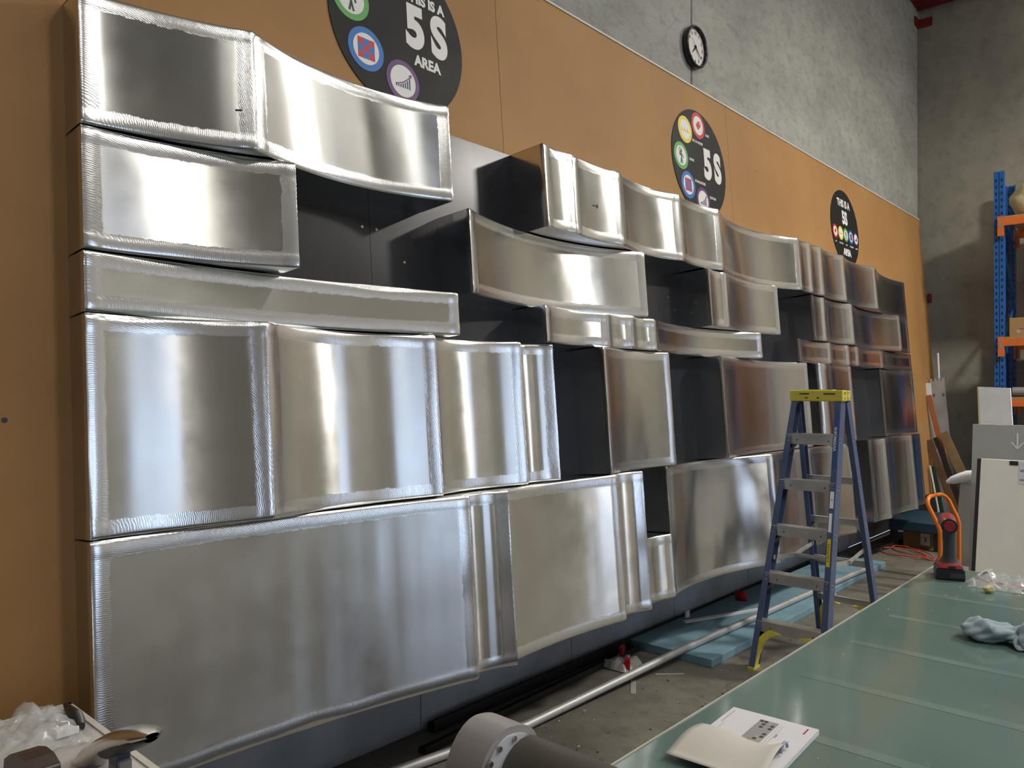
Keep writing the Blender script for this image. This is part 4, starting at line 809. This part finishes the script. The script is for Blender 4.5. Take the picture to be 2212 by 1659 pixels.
# ------------------------------------------------------------------ far corner: rack, panels, offcuts, trolley
M['rack_blue'] = simple('rack_blue', srgb(28, 84, 150), 0.4); M['rack_orange'] = simple('rack_orange', srgb(196, 100, 40), 0.42); M['card'] = simple('cardboard', srgb(150, 116, 74), 0.85); M['mdf_plain'] = simple('shelf_board', srgb(150, 122, 84), 0.8)
rk = thing('pallet_rack', 'blue and orange pallet rack against the end wall', 'rack', (9.3, -0.7, 0))
slot_m = M['gloss_black']
ZR = {9.3: 4.14, 10.2: 4.16}
for x in (9.3, 10.2):
    for y in (-0.69 if x < 10 else -0.66, -2.49):
        mb = MB(); s_ = 1 if x < 10 else -1
        mb.hexa(P8(x - 0.003, x + 0.003, y - 0.05, y - 0.004, 0, ZR[x])); mb.hexa(P8(x - 0.003, x + 0.003, y + 0.004, y + 0.05, 0, ZR[x])); mb.hexa(P8(x + s_ * 0.012 - 0.003, x + s_ * 0.012 + 0.003, y - 0.006, y + 0.006, 0, ZR[x]))
        for yy in (y - 0.048, y + 0.048): mb.hexa(P8(min(x, x + s_ * 0.07), max(x, x + s_ * 0.07), yy - 0.002, yy + 0.002, 0, ZR[x]))
        up = mb.build('upright', M['rack_blue'], rk)
        if y > -1:
            for k in range(34):
                z = ZR[x] - 0.10 - k * 0.075
                if z < 1.65: break
                for yy in (y - 0.027, y + 0.027): MB().hexa(P8(x - 0.0045, x - 0.003, yy - 0.007, yy + 0.007, z - 0.016, z + 0.016)).build('slot', slot_m, up)
for y in (-0.69, -2.49):
    for k, z in enumerate((0.4, 1.2, 2.0, 2.8)): MB().bar((9.34, y, z + (0.7 if k % 2 else 0)), (10.16, y, z + (0 if k % 2 else 0.7)), 0.02, 0.03).build('brace', M['rack_blue'], rk)
    MB().bar((9.34, y, 3.75), (10.16, y, 3.45), 0.02, 0.03).build('brace', M['rack_blue'], rk)
for z in (3.60, 2.255, 1.585):
    for x in (9.26, 10.2):
        bmx = MB().hexa(P8(x - 0.02, x + 0.02, -2.46, -0.735, z - 0.085, z)).build('beam', M['rack_orange'], rk)
        MB().hexa(P8(x - 0.026, x + 0.012, -0.745, -0.685, z - 0.20, z + 0.02)).build('beam_connector', M['rack_orange'], bmx)
        if x < 10: MB().hexa(P8(x - 0.0275, x - 0.026, -0.725, -0.70, z - 0.11, z - 0.03)).build('load_label', M['frame_grey'], bmx)
    MB().hexa(P8(9.24, 10.2, -2.46, -0.75, z, z + 0.018)).build('shelf_deck', M['mdf_plain'], rk)
cb = thing('cardboard_box', 'brown cardboard box on the middle shelf of the blue rack', 'box', (9.6, -1.0, 2.274))
MB().hexa(P8(9.36, 9.8, -1.25, -0.775, 2.274, 2.49)).build('carton', M['card'], cb); MB().hexa(P8(9.3585, 9.36, -1.1, -0.87, 2.36, 2.365)).build('printed_line', M['ink_d'], cb)
for y in (-0.86, -0.95): MB().tube([(9.361, y, 2.335), (9.358, y, 2.335)], 0.02, 12).build('printed_symbol', M['ink'], cb)
tag(blob((9.62, -1.05, 3.618 + 0.19), 0.30, 5.0, 14, (0.9, 1.0, 0.72)).build('wrapped_bundle', M['foam_y']), 'pale wrapped bundle on the top shelf of the blue rack', 'bundle')
tag(MB().tube([(9.40, -1.3, 1.66), (9.40, -0.80, 1.665)], 0.05, 14).build('pipe_roll', M['frame_grey']), 'grey roll lying on the lowest visible shelf of the rack', 'roll')
tag(MB().hexa(P8(9.33, 9.40, -0.769, -0.757, 2.274, 2.55)).build('cable_tray', M['gloss_black']), 'thin black panel standing beside the cardboard box on the rack', 'panel')
# panels leaning behind the table
M['cream'] = simple('cream_panel', (0.84, 0.81, 0.73), 0.55, var=0.03); M['grey_panel'] = simple('grey_panel', (0.42, 0.415, 0.40), 0.6, var=0.08, scale=3); M['white_panel'] = simple('white_panel', (0.82, 0.81, 0.81), 0.4)
def lean(name, label, x0, x1, ya, yb, h, th, mat, edge=None):
    t = thing(name, label, 'panel', (x0, ya, 0)); sl = (x1 - x0) / h; off = Vector((th, 0, -sl * th * 0))
    q = [Vector((x0, ya, 0.0)), Vector((x0, yb, 0.0)), Vector((x1, yb, h)), Vector((x1, ya, h))]
    MB().prism(q, (th, 0, 0)).build('face_panel', mat, t)
    if edge: MB().prism([Vector((x0 - 0.002, ya + 0.025, 0)), Vector((x0 - 0.002, ya, 0)), Vector((x1 - 0.002, ya, h)), Vector((x1 - 0.002, ya + 0.025, h))], (th + 0.003, 0, 0)).build('edge_band', edge, t)
    return t
cp = lean('cream_panel', 'cream panel with a black edge leaning behind the glass table', 5.62, 5.92, -1.16, -2.45, 1.15, 0.03, M['cream'], M['black_plastic'])
sl = 0.30 / 1.15
def on_cp(y, z, e=0.003): return Vector((5.62 + sl * z - e, y, z))
lbl = MB().prism([on_cp(-1.405, 0.985), on_cp(-1.62, 0.985), on_cp(-1.62, 1.138), on_cp(-1.405, 1.138)], (-0.0008, 0, 0)).build('job_label', M['paper'], cp)
MB().prism([on_cp(-1.345, 1.115), on_cp(-1.40, 1.115), on_cp(-1.40, 1.145), on_cp(-1.345, 1.145)], (-0.001, 0, 0)).build('black_tape', M['black_plastic'], cp)
for z, ya, yb, hh in ((1.108, -1.44, -1.60, 0.016), (1.07, -1.415, -1.60, 0.018), (1.036, -1.45, -1.60, 0.016), (1.004, -1.412, -1.60, 0.016)):
    MB().prism([on_cp(ya, z, 0.0042), on_cp(yb, z, 0.0042), on_cp(yb, z + hh, 0.0042), on_cp(ya, z + hh, 0.0042)], (-0.0005, 0, 0)).build('label_line', M['ink'], lbl)
gp = lean('grain_board', 'grey wood-grain panel with a white down arrow behind the cream panel', 6.02, 6.22, -1.045, -2.5, 1.40, 0.04, M['grey_panel'])
sg = 0.2 / 1.40
for a, b_ in (((-1.35, 1.34), (-1.35, 1.22)), ((-1.31, 1.27), (-1.35, 1.22)), ((-1.39, 1.27), (-1.35, 1.22))):
    pa, pb = Vector((6.02 + sg * a[1] - 0.003, *a)), Vector((6.02 + sg * b_[1] - 0.003, *b_)); MB().bar(pa, pb, 0.012, 0.003, (1, 0, 0)).build('painted_arrow', M['sticker_w'], gp)
wp = thing('white_board', 'white board leaning behind the grey panel, highest of the stack', 'panel', (6.35, -1.2, 0))
q = [Vector((6.30, -1.02, 1.0)), Vector((6.30, -1.27, 1.0)), Vector((6.52, -1.25, 1.69)), Vector((6.52, -1.03, 1.70))]
q[0].z = q[1].z = 0.0; q[0].x = q[1].x = 6.30; q[0].y -= 0.10; q[1].y -= 0.10; 
MB().prism(q, (0.035, 0, 0)).build('face_panel', M['white_panel'], wp); MB().prism([q[0] + Vector((-0.001, 0.012, 0)), q[0] + Vector((-0.001, 0, 0)), q[3] + Vector((-0.001, 0, 0)), q[3] + Vector((-0.001, 0.012, 0))], (0.037, 0, 0)).build('edge_band', M['foam_y'], wp)
fr = thing('foam_sheets', 'folded grey foam sheets leaning beside the grey panel', 'foam sheet', (6.9, -0.9, 0))
for k, (x0, x1, ya, yb, h, th) in enumerate(((6.84, 6.90, -0.81, -1.2, 0.86, 0.012), (6.94, 7.0, -0.80, -1.2, 0.90, 0.015))):
    MB().prism([Vector((x0, ya + 0.06, 0)), Vector((x0, yb, 0)), Vector((x1, yb, h)), Vector((x1, ya, h))], (th, 0, 0)).build('sheet', M['grey_panel'], fr)
MB().tube([(6.88, -0.705, 0.855), (6.88, -0.75, 0.875), (6.89, -0.81, 0.90), (6.89, -0.87, 0.925), (6.90, -1.1, 0.95)], [0.012, 0.035, 0.042, 0.045, 0.045], 16).build('rolled_edge', M['sticker_w'], fr)
# orange trolley
M['trolley_orange'] = simple('orange_tube', srgb(232, 120, 24), 0.35, coat=0.3); M['teal'] = simple('teal_deck', srgb(24, 56, 74), 0.6)
tr = thing('platform_trolley', 'trolley with an orange tubular push handle behind the drill', 'trolley', (6.4, -0.8, 0))
pts = [(6.2, -0.812, 0.16), (6.2, -0.812, 0.50), (6.2, -0.808, 0.54), (6.2, -0.79, 0.585), (6.2, -0.735, 0.70), (6.2, -0.722, 0.735), (6.215, -0.718, 0.765), (6.25, -0.718, 0.785), (6.30, -0.72, 0.79), (6.52, -0.735, 0.785), (6.58, -0.742, 0.775), (6.63, -0.755, 0.755), (6.65, -0.775, 0.725), (6.65, -0.84, 0.58), (6.65, -0.852, 0.53), (6.65, -0.852, 0.16)]
MB().tube(pts, 0.0165, 14).build('handle', M['trolley_orange'], tr)
MB().hexa(P8(6.12, 6.72, -1.25, -0.79, 0.13, 0.165)).build('deck', M['frame_grey'], tr, 0.01)
for x in (6.2, 6.64):
    for y in (-1.17, -0.87): MB().tube([(x, y - 0.016, 0.055), (x, y + 0.016, 0.055)], 0.055, 18).build('wheel', M['black_plastic'], tr); MB().hexa(P8(x - 0.02, x + 0.02, y - 0.02, y + 0.02, 0.09, 0.13)).build('caster_fork', M['rivet'], tr)
pl = thing('teal_platform', 'low dark teal platform on the floor in the far corner', 'platform', (8.2, -0.2, 0))
MB().hexa(P8(8.05, 9.0, -0.38, 0.12, 0.19, 0.29)).build('deck', M['teal'], pl, 0.006)
for x in (8.1, 9.05):
    for y in (-0.34, 0.08): MB().hexa(P8(x - 0.03, x + 0.03, y - 0.03, y + 0.03, 0, 0.19)).build('leg', M['black_plastic'], pl)
cb2 = thing('flat_carton', 'brown carton with a white sticker under the teal platform', 'box', (8.3, -0.2, 0))
MB().hexa(P8(8.22, 8.75, -0.36, 0.02, 0, 0.16)).build('carton', M['card'], cb2); MB().hexa(P8(8.2185, 8.22, -0.24, -0.15, 0.03, 0.155)).build('sticker', M['paper'], cb2)
text('sticker_digit', '3', M['ink_d'], cb2, (8.2175, -0.195, 0.09), 0.07, rot=(PI / 2, 0, -PI / 2))
M['cord'] = simple('orange_cord', srgb(190, 70, 40), 0.5)
pts = []
for k in range(90):
    t = k / 89; a = t * 2 * PI * 2.6; pts.append((7.72 + 0.34 * math.cos(a) * (0.55 + 0.45 * t) + 0.2 * t, -0.10 + 0.22 * math.sin(a * 1.13) - 0.12 * t, 0.008 + 0.012 * (1 + math.sin(a * 2.3)) * 0.8))
tag(MB().tube(pts, 0.0055, 8).build('extension_cord', M['cord']), 'tangled orange extension cord on the far floor', 'cord')
# offcuts leaning in the corner
def plank(name, label, foot, head, wd_, th, mat, cat='plank', wdir=(0, 1, 0)):
    a, b_ = Vector(foot), Vector(head); d = (b_ - a).normalized(); x = Vector(wdir); x = (x - d * x.dot(d)).normalized(); n_ = d.cross(x)
    return tag(MB().hexa([p + x * i * wd_ / 2 + n_ * j * th / 2 for p in (a, b_) for i, j in ((-1, -1), (1, -1), (1, 1), (-1, 1))]).build(name, mat), label, cat)
sx_ = thing('slotted_extrusion', 'grey slotted aluminium extrusion leaning on the far end of the tan board', 'extrusion', (9.6, -0.14, 0))
M['galv'] = simple('galvanised', (0.46, 0.47, 0.48), 0.5, 0.5)
fa, fb = Vector((9.58, -0.142, 0.0)), Vector((9.60, 0.012, 1.79)); d = (fb - fa).normalized(); x = Vector((0, 1, 0)); x = (x - d * x.dot(d)).normalized(); n_ = d.cross(x)
MB().hexa([p + x * i * 0.077 + n_ * j * 0.008 for p in (fa, fb) for i, j in ((-1, -1), (1, -1), (1, 1), (-1, 1))]).build('extrusion_face', M['galv'], sx_)
for k in range(4): MB().hexa([p + x * (-0.066 + k * 0.044 + i * 0.012) + n_ * j * 0.008 for p in (fb, fb + d * 0.032) for i, j in ((-1, -1), (1, -1), (1, 1), (-1, 1))]).build('tooth', M['galv'], sx_)
for k in (-1, 1):
    for j2 in (0, 1):
        for sd in (-1, 1): c = fb - d * 0.17 + x * k * (0.045 + j2 * 0.014) + n_ * 0.0085 * sd; MB().hexa([c + x * i * 0.0035 + d * j * 0.02 + n_ * (0.001 * q_ * sd) for q_ in (0, 1) for i, j in ((-1, -1), (1, -1), (1, 1), (-1, 1))]).build('slot', M['black_plastic'], sx_)
tag(MB().tube([(9.65, -0.07, 0.0), (9.65, 0.018, 2.13)], 0.012, 10).build('white_rod', M['sticker_w']), 'thin white rod standing behind the slotted extrusion', 'rod')
M['rust'] = simple('orange_timber', srgb(158, 98, 64), 0.7, var=0.15); M['brown_t'] = simple('brown_timber', srgb(128, 104, 72), 0.75, var=0.2); M['brown_d'] = simple('dark_brown_timber', srgb(96, 72, 48), 0.75, var=0.2); M['green_p'] = simple('green_panel', srgb(20, 54, 36), 0.6)
plank('orange_plank', 'orange-brown plank leaning left of the slotted extrusion in the corner', (9.44, -0.29, 0), (9.42, 0.066, 1.62), 0.062, 0.02, M['rust'])
plank('pale_plank', 'pale plank top showing beside the slotted extrusion at the board end', (9.50, -0.06, 0), (9.47, 0.085, 1.765), 0.06, 0.015, M['sticker_w'])
plank('brown_plank', 'wide dull brown board leaning in the far corner', (9.36, -0.60, 0), (9.36, -0.105, 1.18), 0.10, 0.02, M['brown_t'])
plank('dark_plank', 'narrow black board beside the wide brown board in the corner', (9.32, -0.44, 0), (9.32, -0.03, 1.12), 0.05, 0.02, M['black_plastic'])
plank('rust_plank', 'dark brown board leaning behind the green strip in the corner', (9.28, -0.34, 0), (9.28, 0.03, 1.09), 0.08, 0.015, M['brown_d'])
plank('green_offcut', 'dark green strip leaning low in the far corner', (9.22, -0.16, 0), (9.22, -0.02, 0.79), 0.06, 0.012, M['green_p'])
plank('grey_batten', 'thin grey batten leaning in front of the green strip', (9.18, -0.145, 0), (9.18, -0.008, 0.80), 0.014, 0.012, M['sticker_w'])
sb = thing('wall_socket', 'small dark red switch box on the end wall', 'switch box', (10.38, 0.285, 2.83))
MB().hexa(P8(10.36, 10.389, 0.262, 0.308, 2.835, 2.945)).build('switch_body', M['steel_red'], sb, 0.004); MB().tube([(10.36, 0.285, 2.89), (10.355, 0.285, 2.89)], 0.006, 8).build('indicator', M['rivet'], sb)

# lettering becomes plain mesh so that every line of it is an object of its own
bpy.context.view_layer.update(); dg = bpy.context.evaluated_depsgraph_get()
for o in TEXTS:
    me = bpy.data.meshes.new_from_object(o.evaluated_get(dg)); n_ = bpy.data.objects.new('tmp', me); col.objects.link(n_)
    n_.parent = o.parent; n_.location = o.location.copy(); n_.rotation_euler = o.rotation_euler.copy(); n_.scale = o.scale.copy(); nm = o.name
    bpy.data.objects.remove(o, do_unlink=True); n_.name = nm
